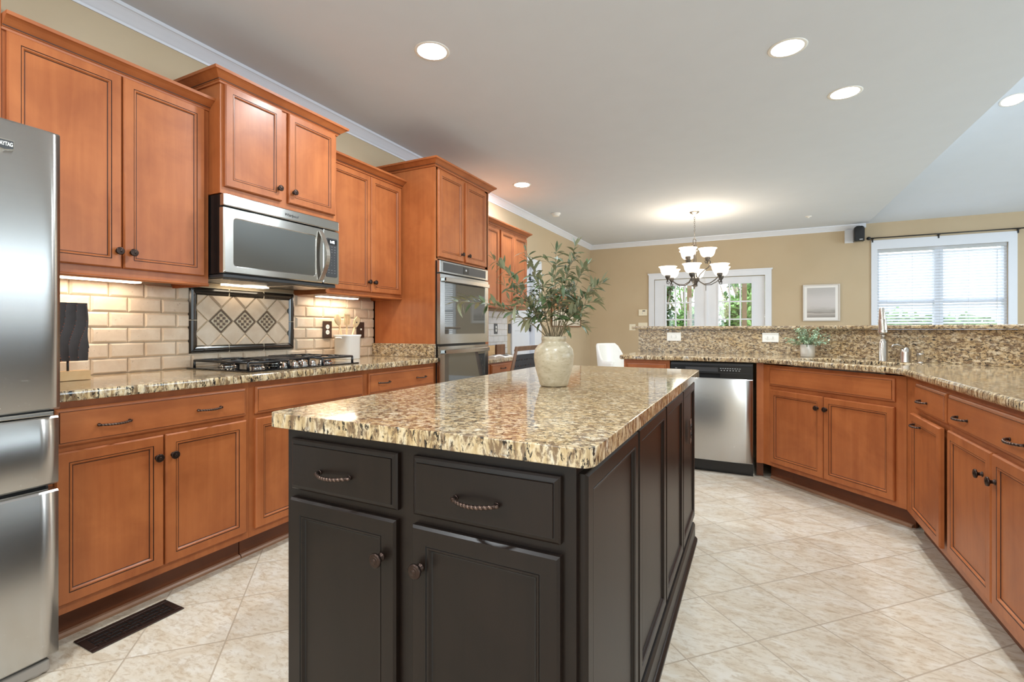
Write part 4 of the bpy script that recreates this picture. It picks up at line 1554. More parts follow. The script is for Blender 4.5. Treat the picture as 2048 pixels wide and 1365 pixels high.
# ---------------------------------------------------------------- carved sculpture by the refrigerator
sc_ = thing('carved_sculpture', 'dark wave-carved wood panel sculpture on a pale block by the refrigerator', 'sculpture', (-2.60, 0.915, 0.915), R90)
mb = MB(); mb.box(-0.05, 0.140, -0.03, 0.03, 0, 0.040, 'tan_wood'); mb.build('base_block', sc_, bevel=0.002)
mb = MB(); mb.tube([(0.072, 0, 0.035), (0.072, 0, 0.09)], 0.0045, 'iron_grate', 8); mb.build('pin', sc_)
mb = MB()
nx, nz = 60, 60
x0_, x1_, z0_, z1_ = -0.03, 0.137, 0.082, 0.330
def wy(x, z):
    u = (x - x0_) / (x1_ - x0_); v = (z - z0_) / (z1_ - z0_)
    ph = u * 5.4 + 0.9 * math.sin(2.6 * v + 1.5 * u) * (1 - 0.4 * u) + 0.18 * math.sin(7 * v + u)
    s_ = ph - math.floor(ph)
    return -0.010 - 0.010 * (s_ ** 1.6)
edgex = lambda z: x1_ + 0.0018 * math.sin((z - z0_) * 45) 
V = [[mb.bm.verts.new((x0_ + (edgex(z0_ + (z1_ - z0_) * j / nz) - x0_) * i / nx, wy(x0_ + (x1_ - x0_) * i / nx, z0_ + (z1_ - z0_) * j / nz), z0_ + (z1_ - z0_) * j / nz)) for j in range(nz + 1)] for i in range(nx + 1)]
kd, kr = mb.mi(plain('charred_wood', srgb(58, 50, 48), 0.55, var=0.2, vscale=20)), mb.mi('red')
for i in range(nx):
    for j in range(nz):
        f = mb.bm.faces.new((V[i][j], V[i + 1][j], V[i + 1][j + 1], V[i][j + 1]))
        f.material_index = kr if (max(v.co.y for v in f.verts) - min(v.co.y for v in f.verts)) > 0.0034 else kd
        f.smooth = False
Bk = []
for (i, j) in [(i, 0) for i in range(nx)] + [(nx, j) for j in range(nz)] + [(i, nz) for i in range(nx, 0, -1)] + [(0, j) for j in range(nz, 0, -1)]:
    Bk.append(V[i][j])
bk2 = [mb.bm.verts.new((v.co.x, 0.004, v.co.z)) for v in Bk]
for i in range(len(Bk)):
    j = (i + 1) % len(Bk)
    f = mb.bm.faces.new((Bk[i], Bk[j], bk2[j], bk2[i])); f.material_index = kr
f = mb.bm.faces.new(bk2); f.material_index = kd
mb.build('carved_panel', sc_)

# ---------------------------------------------------------------- floor register
fv = thing('floor_register', 'dark bronze floor air register set in the tile', 'air vent', (-2.131, 1.003, 0.0005))
mb = MB()
hx, hy = 0.0685, 0.152
FV = plain('register_bronze', srgb(58, 42, 36), 0.45, 0.5)
for a, b, c_, d in ((-hx, -0.046, -hy, hy), (0.046, hx, -hy, hy), (-0.046, 0.046, -hy, -0.128), (-0.046, 0.046, 0.128, hy)):
    mb.box(a, b, c_, d, 0.0, 0.004, FV)
mb.build('frame', fv, bevel=0.0012, seg=1)
mb = MB()
for r_ in range(4):
    x = -0.042 + r_ * 0.0235
    mb.box(x, x + 0.004, -0.128, 0.128, 0.0005, 0.0034, FV)
    mb.box(x + 0.0075, x + 0.011, -0.128, 0.128, 0.0005, 0.0034, FV)
for k in range(13):
    y = -0.122 + k * 0.0195
    for r_ in range(4):
        if (k + r_) % 3 != 2:
            x = -0.042 + r_ * 0.0235
            mb.box(x - 0.004, x + 0.016, y, y + 0.0045, 0.0005, 0.0035, FV)
mb.build('grille', fv)
mb = MB(); mb.box(-0.047, 0.047, -0.129, 0.129, -0.0002, 0.0004, 'gap'); mb.build('duct_opening', fv)

# ---------------------------------------------------------------- vase with olive branches
VX, VY = -0.690, 1.735
vs = MB()
VP = [(0.034, 0.0), (0.050, 0.001), (0.054, 0.006), (0.060, 0.030), (0.070, 0.065), (0.0765, 0.100), (0.0770, 0.120), (0.0720, 0.142), (0.0600, 0.158), (0.0500, 0.164),
      (0.0460, 0.168), (0.0462, 0.172), (0.0480, 0.178), (0.0482, 0.186), (0.0460, 0.1905), (0.0420, 0.190), (0.0390, 0.184), (0.0400, 0.170), (0.055, 0.150), (0.066, 0.11), (0.055, 0.04), (0.02, 0.012)]
vs.lathe(VP, 'vase', seg=48)
o = vs.build('vase'); o.location = (VX, VY, 0.9145)
tag(o, 'mottled cream stoneware vase of olive branches on the island', 'vase')
cT, sT = math.cos(TH), math.sin(TH)


def unproj(px, py, D):
    u = (px - 1024) * D / 967
    return Vector((u * cT - D * sT, u * sT + D * cT, EYE - (py - 659) * D / 967))


def leaf(mb, p, d, nrm, L, Wd, curl, m):
    d = d.normalized(); s_ = d.cross(nrm).normalized(); n = s_.cross(d).normalized()
    prof = [(0.0, 0.06), (0.12, 0.35), (0.35, 0.95), (0.6, 1.0), (0.82, 0.62), (1.0, 0.03)]
    rows = []
    for t, w in prof:
        c = p + d * (L * t) - n * (curl * L * t * t)
        rows.append([mb.bm.verts.new(c - s_ * (Wd * w / 2) + n * (0.12 * Wd * w)), mb.bm.verts.new(c), mb.bm.verts.new(c + s_ * (Wd * w / 2) + n * (0.12 * Wd * w))])
    k = mb.mi(m)
    for a, b in zip(rows, rows[1:]):
        for q in (0, 1):
            f = mb.bm.faces.new((a[q], a[q + 1], b[q + 1], b[q])); f.material_index = k; f.smooth = True


BT = [  # tip pixel, depth offset, droop
    ((912, 604), 0.00, 0.05, 'long olive branch reaching furthest left from the vase, past the oven'),
    ((988, 520), 0.02, 0.02, 'olive branch rising to the upper left of the vase with few leaves'),
    ((1052, 504), 0.05, 0.0, 'olive branch whose tip stands before the white door casing'),
    ((1112, 505), -0.02, 0.0, None), ((1150, 494), -0.04, 0.0, 'tallest olive branch with dark green leaves at its tip'),
    ((1172, 532), 0.05, 0.0, 'olive branch curving to the upper right of the vase'),
    ((1205, 566), 0.02, 0.03, 'olive branch reaching furthest right from the vase'),
    ((1190, 604), -0.05, 0.03, None), ((1164, 628), -0.07, 0.02, None), ((1168, 655), 0.00, 0.03, None),
    ((1010, 572), -0.06, 0.02, None), ((1030, 610), -0.08, 0.03, None), ((1048, 640), -0.02, 0.03, None),
    ((1082, 560), -0.10, 0.0, None), ((1128, 556), -0.11, 0.0, None), ((1098, 596), 0.10, 0.0, None), ((1146, 586), 0.10, 0.0, None), ((1070, 600), 0.05, 0.0, None)]
VD = -VX * sT + VY * cT
for bi, ((px, py), dz, droop, lab) in enumerate(BT):
    r2 = random.Random(100 + bi)
    tip = unproj(px, py, VD + dz)
    dirv = Vector((tip.x - VX, tip.y - VY, 0))
    k = min(1.0, dirv.length / 0.2)
    root = Vector((VX, VY, 0.9145 + 0.185)) + (dirv.normalized() * 0.026 * k if dirv.length > 0 else Vector())
    base = Vector((VX, VY, 0.9145 + 0.03)) - (dirv.normalized() * 0.01 * k)
    mid = root.lerp(tip, 0.5) + Vector((0, 0, 0.035 + droop * 0.8)) - dirv * 0.10
    bt = thing('olive_branch', lab or 'leafy olive branch in the middle of the bunch in the vase', 'branch', tuple(base), 0, 'olive branches in the vase')
    B0 = base
    n = 16
    pts = [base]
    for i in range(n + 1):
        t = i / n
        p = root * (1 - t) ** 2 + mid * 2 * t * (1 - t) + tip * t * t
        p = p + Vector((r2.uniform(-1, 1), r2.uniform(-1, 1), r2.uniform(-1, 1))) * 0.002
        pts.append(p)
    mb = MB()
    mb.tube([p - B0 for p in pts], [0.0022 - 0.0013 * i / (n + 1) for i in range(n + 2)], 'twig', 6)
    lf = MB()
    length = sum((pts[i + 1] - pts[i]).length for i in range(1, n + 1))
    nl = max(7, int(length / 0.0165))
    for li in range(nl):
        t = 0.26 + 0.74 * (li + r2.random() * 0.6) / nl
        if lab and ('furthest left' in lab or 'few leaves' in lab):
            t = 0.34 + 0.66 * (li + r2.random() * 0.6) / nl
        t = min(t, 1.0)
        i = min(n - 1, int(t * n))
        p = pts[1 + i].lerp(pts[2 + i], t * n - i) if i < n else pts[-1]
        d = (pts[2 + i] - pts[1 + i]).normalized()
        for side in (0, 1):
            if r2.random() < 0.18:
                continue
            rv = Vector((r2.uniform(-1, 1), r2.uniform(-1, 1), r2.uniform(-0.5, 0.9)))
            out = (rv - d * rv.dot(d)).normalized()
            ld = (d * r2.uniform(0.25, 0.9) + out * r2.uniform(0.6, 1.1)).normalized()
            nr = Vector((r2.uniform(-0.5, 0.5), r2.uniform(-0.5, 0.5), 1.0))
            Lf = r2.uniform(0.034, 0.060)
            leaf(lf, p - B0, ld, nr, Lf, Lf * r2.uniform(0.25, 0.35), r2.uniform(0.1, 0.8), 'olive')
    for _ in range(3):
        ld = (pts[-1] - pts[-3]).normalized() + Vector((r2.uniform(-.6, .6), r2.uniform(-.6, .6), r2.uniform(-.3, .6)))
        leaf(lf, tip - B0, ld, Vector((0.2, 0.1, 1)), r2.uniform(0.035, 0.055), 0.011, 0.1, 'olive')
    # short side twigs
    for q in range(3):
        t = 0.45 + 0.17 * q
        i = int(t * n)
        p = pts[1 + i]
        d = (pts[2 + i] - pts[1 + i]).normalized()
        sd = (d + Vector((r2.uniform(-1, 1), r2.uniform(-1, 1), r2.uniform(-0.3, 0.8))) * 0.9).normalized()
        e = p + sd * r2.uniform(0.035, 0.06)
        mb.tube([p - B0, (p + e) / 2 - B0 + Vector((0, 0, 0.004)), e - B0], [0.0012, 0.0010, 0.0007], 'twig', 5)
        for _ in range(4):
            pp = p.lerp(e, r2.uniform(0.4, 1.0))
            ld = sd + Vector((r2.uniform(-1, 1), r2.uniform(-1, 1), r2.uniform(-.6, .8))) * 0.7
            leaf(lf, pp - B0, ld, Vector((r2.uniform(-.4, .4), r2.uniform(-.4, .4), 1)), r2.uniform(0.028, 0.045), 0.009, r2.uniform(0, .4), 'olive')
    mb.build('stem', bt)
    lf.build('leaves', bt, fixn=False)

# ---------------------------------------------------------------- potted plant by the sink
PX, PY = 0.375, 4.455
pt = thing('potted_plant', 'small sage green plant in a white pot on the sink counter', 'potted plant', (PX, PY, 0.9145))
mb = MB(); mb.lathe([(0.046, 0.0), (0.050, 0.002), (0.0515, 0.096), (0.0500, 0.098), (0.0465, 0.096), (0.046, 0.08)], 'stone_ceramic', seg=32, cap1=False); mb.build('pot', pt)
mb = MB(); mb.lathe([(0.001, 0.080), (0.046, 0.081)], plain('potting_moss', srgb(70, 66, 46), 0.9), seg=20); mb.build('soil', pt)
mb = MB(); st = MB()
r2 = random.Random(5)
for k in range(46):
    a = r2.uniform(0, 2 * PI); el = r2.uniform(0.05, 1.0)
    d = Vector((math.cos(a) * math.cos(el * 1.3), math.sin(a) * math.cos(el * 1.3) * 0.75, 0.25 + math.sin(el * 1.3)))
    d.normalize()
    Ls = r2.uniform(0.11, 0.165)
    p0 = Vector((math.cos(a) * 0.02, math.sin(a) * 0.02, 0.082))
    pp = [p0 + d * Ls * t + Vector((0, 0, -0.03 * t * t * (1 - d.z))) for t in (0, 0.3, 0.6, 0.85, 1.0)]
    st.tube(pp, 0.0012, 'sage', 5)
    for li in range(13):
        t = 0.25 + 0.75 * li / 12
        p = p0 + d * Ls * t + Vector((0, 0, -0.03 * t * t * (1 - d.z)))
        rv = Vector((r2.uniform(-1, 1), r2.uniform(-1, 1), r2.uniform(-1, 1)))
        out = (rv - d * rv.dot(d)).normalized()
        leaf(mb, p, out + d * 0.5, Vector((r2.uniform(-.5, .5), r2.uniform(-.5, .5), 1)), r2.uniform(0.016, 0.024), 0.011, 0.2, 'sage')
st.build('stems', pt); mb.build('leaves', pt, fixn=False)

# ---------------------------------------------------------------- faucet set
fx, fy = 0.782, 4.068
fc = thing('kitchen_faucet', 'brushed nickel pull-down faucet with upright spray head behind the sink', 'faucet', (fx, fy, 0.9145), -PI / 4)
mb = MB(); mb.lathe([(0.029, 0), (0.029, 0.004), (0.0255, 0.007), (0.0255, 0.125), (0.0225, 0.130), (0.0150, 0.148), (0.0140, 0.152)], 'nickel', seg=28); mb.build('body', fc)
tilt = Matrix.Translation((0, 0, 0.150)) @ Matrix.Rotation(math.radians(4), 4, 'X')
mb = MB(); mb.lathe([(0.0140, 0.0), (0.0130, 0.04)], 'nickel', mat=tilt, seg=20); mb.build('neck', fc)
mb = MB(); mb.lathe([(0.026, 0.036), (0.031, 0.040), (0.030, 0.050), (0.0265, 0.062), (0.0255, 0.068), (0.0225, 0.13), (0.0205, 0.135), (0.0200, 0.138), (0.0155, 0.205), (0.0115, 0.214), (0.004, 0.217)], 'nickel', mat=tilt, seg=28); mb.build('spray_head', fc)
fh = thing('faucet_lever', 'brushed nickel single lever faucet control right of the faucet', 'faucet handle', (0.885, 3.985, 0.9145))
mb = MB(); mb.lathe([(0.030, 0), (0.030, 0.003), (0.0285, 0.006), (0.0285, 0.066), (0.027, 0.070), (0.024, 0.086), (0.015, 0.098), (0.004, 0.102)], 'nickel', seg=28); mb.build('body', fh)
mb = MB()
P0 = Vector((0.0, 0.0, 0.088)); dl = Vector((-cT, -sT, 0))
mb.tube([P0 + dl * 0.0 + Vector((0, 0, 0.0)), P0 + dl * 0.030 + Vector((0, 0, 0.016)), P0 + dl * 0.06 + Vector((0, 0, 0.026)), P0 + dl * 0.082 + Vector((0, 0, 0.024)), P0 + dl * 0.094 + Vector((0, 0, 0.014))], [0.014, 0.009, 0.007, 0.0065, 0.005], 'nickel', 12)
mb.build('lever', fh)
sd = MB(); sd.lathe([(0.021, 0), (0.021, 0.003), (0.016, 0.006), (0.015, 0.012), (0.020, 0.018), (0.020, 0.050), (0.023, 0.054), (0.023, 0.062), (0.012, 0.064)], 'nickel', seg=24)
o = sd.build('sink_air_gap'); o.location = (0.952, 3.945, 0.9145)
tag(o, 'small brushed nickel cap fitting, shortest and rightmost beside the sink', 'sink fitting')

# ---------------------------------------------------------------- desk area on the left wall
XDF = -2.40
c = thing('desk_cabinet', 'brown desk drawer unit under the granite desk beyond the ovens', 'cabinet', (XDF, 3.905, 0), R90)
mb = MB(); mb.box(0, 1.58, 0, 0.02, 0.62, 0.787, 'wood'); mb.box(0, 0.02, 0.02, 0.42, 0, 0.787, 'wood'); mb.box(1.56, 1.58, 0, 0.42, 0, 0.787, 'wood'); mb.box(0.02, 1.56, 0.02, 0.40, 0.60, 0.787, 'wood'); mb.build('body', c)
add_drawer(c, 0.385, 0.86, 0.668, 0.770, pulls=((0.63, 0.722),)); add_drawer(c, 0.02, 0.345, 0.668, 0.770, pulls=((0.18, 0.722),)); add_drawer(c, 0.90, 1.55, 0.668, 0.770, pulls=((1.22, 0.722),))
o = slab_poly([(XL + 0.004, 3.905), (-2.375, 3.905), (-2.375, 5.49), (XL + 0.004, 5.49)], 0.788, 0.823, 'granite_l', 'desk_countertop', bevel=0.008)
tag(o, 'granite desk top on the left wall beyond the ovens', 'countertop')
c = thing('upper_cabinet', 'brown wall cabinet over the granite desk, half hidden by the ovens', 'cabinet', (XUF, 3.905, 0), R90)
upper_body(c, 0, 0.808, 0.306, 1.366, 2.262)
add_door(c, 0.025, 0.400, 1.403, 2.236, (0.375, 1.476)); add_door(c, 0.407, 0.786, 1.403, 2.236, (0.432, 1.476))
cab_crown(c, 0, 0.808, 0.30, 2.258, False, False)
c = thing('upper_cabinet', 'brown two-door wall cabinet at the far end above the desk', 'cabinet', (XUF, 4.714, 0), R90)
upper_body(c, 0, 0.716, 0.306, 1.366, 2.262)
add_door(c, 0.018, 0.340, 1.403, 2.236, (0.316, 1.476)); add_door(c, 0.346, 0.696, 1.403, 2.236, (0.372, 1.476))
cab_crown(c, 0, 0.716, 0.30, 2.258, False, True)
bs2 = thing('tile_backsplash', 'pale grey subway tile backsplash over the granite desk', 'backsplash', (XL + 0.003, 3.905, 0.8235), R90)
mb = MB(); mb.box(0, 1.58, -0.004, 0.0, 0, 0.53, 'grout'); mb.build('grout_bed', bs2)
mb = MB()
for r_ in range(7):
    x = -0.075 if r_ % 2 else 0.0
    while x < 1.58:
        a, b = max(0, x), min(1.58, x + 0.15)
        if b - a > 0.01:
            bev_tile(mb, a + 0.0015, b - 0.0015, r_ * 0.0757 + 0.0015, min(0.53, (r_ + 1) * 0.0757) - 0.0015, 'tilew', t=0.009, e=0.004)
        x += 0.15
mb.build('field_tile', bs2)
outlet((XL + 0.017, 5.165, 1.138), R90, 0.078, 0.125, 'dkgray', 'whitepl', 'dark outlet plate on the pale grey desk tile')
outlet((XL + 0.002, 5.560, 1.140), R90, 0.070, 0.125, 'dkgray', 'dkgray', 'dark switch plate beside the white hall door', kind='rocker', name='light_switch', cat='switch')
wb_ = MB(); wb_.box(0, 0.22, 0, 0.022, 0, 0.125, 'walnut'); o = wb_.build('walnut_board', bevel=0.003); o.location = (-2.735, 5.05, 0.824); o.rotation_euler = (0.0, 0, R90)
tag(o, 'dark end-grain wooden board standing on the desk', 'board')
wb_ = MB(); wb_.box(0, 0.20, 0, 0.022, 0, 0.118, 'tan_wood'); o = wb_.build('pale_board', bevel=0.003); o.location = (-2.742, 4.82, 0.824); o.rotation_euler = (0.0, 0, R90)
tag(o, 'pale wooden board standing beside the dark one on the desk', 'board')
bk = thing('open_magazine', 'open magazine lying on the granite desk', 'magazine', (-2.52, 4.72, 0.824), 0.15)
mb = MB()
n = 10
for q in (-1, 1):
    rings = []
    for i in range(n + 1):
        t = i / n
        x = q * (0.002 + 0.105 * t)
        z = 0.008 + 0.016 * math.sin(PI * min(1, t * 1.0)) ** 0.7 * (1 - 0.4 * t)
        rings.append([(x, -0.14, 0), (x, -0.14, z), (x, 0.14, z), (x, 0.14, 0)])
    mb.loops(rings, 'paper')
mb.build('pages', bk)
mb = MB(); mb.box(-0.08, -0.03, -0.1, 0.02, 0.0262, 0.0268, 'dkgray'); mb.box(0.03, 0.09, -0.05, 0.09, 0.0262, 0.0266, 'dimmark'); mb.build('printed_photo', bk)
# desk chair
ch = thing('desk_chair', 'wooden chair with black woven strap back at the desk', 'chair', (-2.20, 4.25, 0), 0)
W2 = 0.29
for q in (-1, 1):
    mb = MB(); mb.tube([(0.17, q * W2, 0.0), (0.16, q * W2, 0.46), (0.20, q * W2, 0.70), (0.265, q * W2, 0.972)], [0.014, 0.018, 0.018, 0.014], 'chairwood', 8); mb.build('back_post', ch)
    mb = MB(); mb.tube([(-0.26, q * W2, 0.0), (-0.25, q * W2, 0.45)], [0.013, 0.018], 'chairwood', 8); mb.build('leg', ch)
mb = MB(); mb.loops([[(0.238 + x, y, 0.93 + z) for x, z in ((0, 0), (0.022, 0), (0.034, 0.044), (0.012, 0.044))] for y in (-W2 - 0.012, -0.1, 0.1, W2 + 0.012)], 'chairwood'); mb.build('top_rail', ch, bevel=0.003)
mb = MB()
for k in range(9):
    y = -W2 + 0.03 + k * 0.058
    mb.box(0.0, 0.006, y, y + 0.046, 0, 0.30, 'strap', mat=Matrix.Translation((0.185 - (k % 2) * 0.003, 0, 0.60)) @ Matrix.Rotation(0.22, 4, 'Y'))
for k in range(5):
    z = 0.62 + k * 0.058
    mb.box(0.0, 0.006, -W2, W2, 0, 0.046, 'strap', mat=Matrix.Translation((0.187 + (z - 0.60) * 0.22, 0, z)) @ Matrix.Rotation(0.22, 4, 'Y'))
mb.build('woven_back', ch)
mb = MB(); mb.box(-0.26, 0.18, -W2 - 0.01, W2 + 0.01, 0.43, 0.475, 'chairwood'); mb.build('seat_frame', ch, bevel=0.006)
mb = MB()
for k in range(8):
    mb.box(-0.235 + k * 0.05, -0.235 + k * 0.05 + 0.042, -W2 + 0.02, W2 - 0.02, 0.474, 0.480, 'strap')
mb.build('woven_seat', ch)
# white stool
ws = thing('white_armchair', 'white tub dining chair with curved back beyond the end of the bar', 'chair', (-1.60, 6.30, 0), 0)
mb = MB()
rings = []
fdir = math.atan2(-0.45, 0.9)
for k in range(25):
    phi = math.radians(-118 + 236 * k / 24)
    a = fdir + PI + phi
    u = min(1.0, max(0.0, (abs(math.degrees(phi)) - 38) / 42))
    u = u * u * (3 - 2 * u)
    zt_ = 0.945 - 0.225 * u
    fl = 0.035 * (1 - u)
    R0, R1 = 0.255, 0.215
    ca, sa = math.cos(a), math.sin(a)
    rings.append([(ca * R0 * 0.86, sa * R0 * 0.86, 0.44), (ca * (R0 + 0.01), sa * (R0 + 0.01), 0.60), (ca * (R0 + fl), sa * (R0 + fl), zt_ - 0.03), (ca * (R0 + fl - 0.008), sa * (R0 + fl - 0.008), zt_ - 0.006),
                  (ca * (R0 + fl - 0.022), sa * (R0 + fl - 0.022), zt_), (ca * (R1 + fl + 0.004), sa * (R1 + fl + 0.004), zt_ - 0.008), (ca * (R1 + fl), sa * (R1 + fl), zt_ - 0.03), (ca * R1, sa * R1, 0.60), (ca * R1 * 0.86, sa * R1 * 0.86, 0.46)])
mb.loops(rings, 'whitepl', smooth=True)
mb.build('shell', ws)
mb = MB(); mb.lathe([(0.01, 0.42), (0.21, 0.42), (0.225, 0.45), (0.215, 0.50), (0.19, 0.515), (0.01, 0.52)], 'whitepl', seg=28); mb.build('seat', ws)
for qx in (-0.14, 0.14):
    for qy in (-0.14, 0.14):
        mb = MB(); mb.tube([(qx * 1.5, qy * 1.5, 0), (qx, qy, 0.425)], [0.012, 0.016], 'chairwood', 8); mb.build('leg', ws)
# picture on left wall
def flat_art(name, w, h):
    t = NT(name)
    sp = t.n('ShaderNodeSeparateXYZ')
    tc = t.n('ShaderNodeTexCoord')
    t.l(tc.outputs['Object'], sp.inputs[0])
    return t, sp


fp = thing('picture', 'brown and cream abstract picture on the left wall behind the branches', 'picture', (XL + 0.001, 6.97, 1.17), R90)
mb = MB()
for a, b, c_, d in ((0, 1.39, 0, 0.02), (0, 1.39, 0.53, 0.55), (0, 0.02, 0.02, 0.53), (1.37, 1.39, 0.02, 0.53)):
    mb.box(a, b, -0.03, 0, c_, d, 'walnut')
mb.build('frame', fp)
t = NT('abstract_print')
nn_ = t.noise(t.coords(scale=(1, 1, 2.0)), 2.4, 3, 0.5, 1.0)
tc = t.n('ShaderNodeTexCoord'); sp = t.n('ShaderNodeSeparateXYZ'); t.l(tc.outputs['Object'], sp.inputs[0])
hh = t.math('ADD', sp.outputs[2], t.math('MULTIPLY', t.math('SUBTRACT', nn_, 0.5), 0.35))
t.base(t.ramp(hh, [(0.20, srgb(228, 218, 200)), (0.26, srgb(206, 190, 164)), (0.27, srgb(186, 130, 84)), (0.52, srgb(172, 112, 70))]))
t.setp(Roughness=0.6)
mb = MB(); mb.box(0.02, 1.37, -0.02, -0.004, 0.02, 0.53, t.m); mb.build('print', fp)
# picture on back wall
fp = thing('picture', 'pale framed misty seascape print on the back wall', 'picture', (0.690, YB - 0.001, 1.262), 0)
pw, ph = 0.495, 0.575
mb = MB()
SF = plain('silver_frame', srgb(206, 198, 190), 0.35, 0.3)
for a, b, c_, d in ((0, pw, 0, 0.016), (0, pw, ph - 0.016, ph), (0, 0.016, 0.016, ph - 0.016), (pw - 0.016, pw, 0.016, ph - 0.016)):
    mb.box(a, b, -0.032, 0, c_, d, SF)
mb.build('frame', fp, bevel=0.001, seg=1)
mb = MB(); mb.box(0.016, pw - 0.016, -0.020, -0.004, 0.016, ph - 0.016, 'paper'); mb.build('mat_board', fp)
t = NT('seascape_print')
tc = t.n('ShaderNodeTexCoord'); sp = t.n('ShaderNodeSeparateXYZ'); t.l(tc.outputs['Object'], sp.inputs[0])
nn_ = t.noise(t.coords(scale=(1.6, 1, 9)), 2.2, 4, 0.55, 0.6)
hh = t.math('ADD', sp.outputs[2], t.math('MULTIPLY', t.math('SUBTRACT', nn_, 0.5), 0.10))
t.base(t.ramp(hh, [(0.06, srgb(150, 144, 138)), (0.10, srgb(172, 164, 158)), (0.12, srgb(198, 190, 184)), (0.135, srgb(146, 138, 132)), (0.16, srgb(172, 166, 160)), (0.22, srgb(202, 196, 194)), (0.34, srgb(206, 200, 199)), (0.48, srgb(188, 184, 182))]))
t.setp(Roughness=0.6)
mb = MB(); mb.box(0.056, pw - 0.062, -0.022, -0.020, 0.056, ph - 0.052, t.m); mb.build('print', fp)

# thermostat and switches on the back wall
th = thing('thermostat', 'white wall thermostat left of the french doors', 'thermostat', (-1.828, YB, 1.437))
mb = MB(); mb.box(-0.075, 0.075, -0.026, 0, -0.056, 0.056, 'ivory'); mb.build('case', th, bevel=0.004)
mb = MB(); mb.box(-0.005, 0.045, -0.0275, -0.026, 0.020, 0.038, 'dkgray'); mb.box(-0.010, -0.002, -0.0275, -0.026, -0.030, 0.010, 'mark'); mb.build('display', th)
outlet((-2.02, YB, 1.17), 0, 0.115, 0.115, 'ivory', 'ivory', 'ivory switch plate just left of the bar ledge end', kind='switch', name='light_switch', cat='switch')
outlet((-1.83, YB, 1.195), 0, 0.165, 0.115, 'ivory', 'ivory', 'wide ivory switch plate beside the french door casing', kind='switch', name='light_switch', cat='switch')
# speaker with bracket
sp_ = thing('wall_speaker', 'small black speaker mounted high on the back wall', 'speaker', (1.405, YB - 0.06, 2.565), 0)
mb = MB()
rings = []
for k in range(9):
    a = k / 8
    rings.append(None)
P = [(-0.065, -0.11), (0.065, -0.11), (0.068, 0.07), (0.06, 0.10), (0.035, 0.118), (-0.035, 0.118), (-0.06, 0.10), (-0.068, 0.07)]
mb.loops([[(x * 0.8, -0.02, z * 0.95) for x, z in P], [(x, -0.035, z) for x, z in P], [(x, -0.13, z) for x, z in P], [(x * 0.9, -0.145, z * 0.97) for x, z in P]], 'blackpl')
mb.build('cabinet', sp_, bevel=0.004)
mb = MB(); mb.box(0.0, 0.04, -0.147, -0.145, -0.092, -0.080, 'mark'); mb.build('badge', sp_)
mb = MB(); mb.tube([(0, -0.02, 0), (0, 0.059, 0)], 0.02, 'blackpl', 10); mb.build('bracket', sp_)
mb = MB(); mb.box(0, 0.115, -0.03, 0, 0, 0.20, 'white'); o = mb.build('cover_box', bevel=0.002); o.location = (1.245, YB, 2.46)
tag(o, 'small white box cover beside the black speaker below the crown moulding', 'cover')

# window blind and curtain rod
bl = thing('window_blind', 'white horizontal slat blind in the large back window', 'window blind', (WX0, YB, WZ0))
bwid = WX1 - WX0
mb = MB()
mb.box(0.006, bwid - 0.006, 0.004, 0.05, WZ1 - WZ0 - 0.045, WZ1 - WZ0 - 0.002, 'blind'); mb.build('headrail', bl, bevel=0.002)
mb = MB()
nsl = 34
for k in range(nsl):
    z = 0.045 + k * 0.0425
    R = Matrix.Translation((0, 0.027, z)) @ Matrix.Rotation(math.radians(-34), 4, 'X')
    mb.box(0.010, bwid - 0.010, -0.024, 0.024, -0.0013, 0.0013, 'blind', mat=R)
mb.build('slats', bl)
mb = MB(); mb.box(0.008, bwid - 0.008, 0.005, 0.047, 0.012, 0.030, 'blind'); mb.build('bottom_rail', bl)
for q in (0.12, 0.42, 0.73, 1.05, 1.34):
    mb = MB(); mb.tube([(q, 0.001, 0.03), (q, 0.001, WZ1 - WZ0 - 0.04)], 0.0012, 'mark', 5); mb.build('cord', bl)
mb = MB(); mb.tube([(1.35, -0.006, 0.62), (1.35, -0.006, 1.44)], 0.004, 'blind', 6); mb.build('tilt_wand', bl)
cr_ = thing('curtain_rod', 'thin dark curtain rod above the back window', 'curtain rod', (1.55, YB - 0.08, 2.500))
mb = MB(); mb.tube([(0, 0, 0), (1.95, 0, 0.0)], 0.0085, 'iron_grate', 10); mb.build('rod', cr_)
for q in (-0.012, 1.962):
    mb = MB(); mb.lathe([(0.004, -0.030), (0.020, -0.022), (0.028, 0), (0.020, 0.022), (0.004, 0.030)], 'iron_grate', mat=Matrix.Translation((q, 0, 0)) @ Matrix.Rotation(PI / 2, 4, 'Y'), seg=16); mb.build('finial', cr_)
for q in (0.045, 0.82, 1.66):
    mb = MB(); mb.box(q - 0.007, q + 0.007, 0.0, 0.058, -0.012, 0.0, 'iron_grate'); mb.box(q - 0.008, q + 0.008, 0.052, 0.0785, -0.055, 0.01, 'iron_grate'); mb.build('bracket', cr_)

# ---------------------------------------------------------------- recessed lights, detector
def can(x, y, z, label, tilt=0.0, power=23):
    t = thing('recessed_light', label, 'ceiling light', (x, y, z), 0, 'recessed ceiling lights')
    t.rotation_euler = (tilt, 0, 0)
    mb = MB(); mb.lathe([(0.083, -0.002), (0.098, -0.003), (0.102, 0.0), (0.083, 0.0015)], 'whitepl', seg=40, cap0=False, cap1=False); mb.build('trim_ring', t)
    mb = MB(); mb.lathe([(0.001, -0.0015), (0.084, -0.0015)], 'canlight', seg=40, cap0=True, cap1=False); mb.build('lens', t)
    l = bpy.data.lights.new('lamp', 'AREA'); l.shape = 'DISK'; l.size = 0.15; l.energy = power; l.color = (0.87, 0.95, 1.0)
    o = bpy.data.objects.new('lamp', l); COL.objects.link(o); o.parent = t; o.location = (0, 0, -0.006)


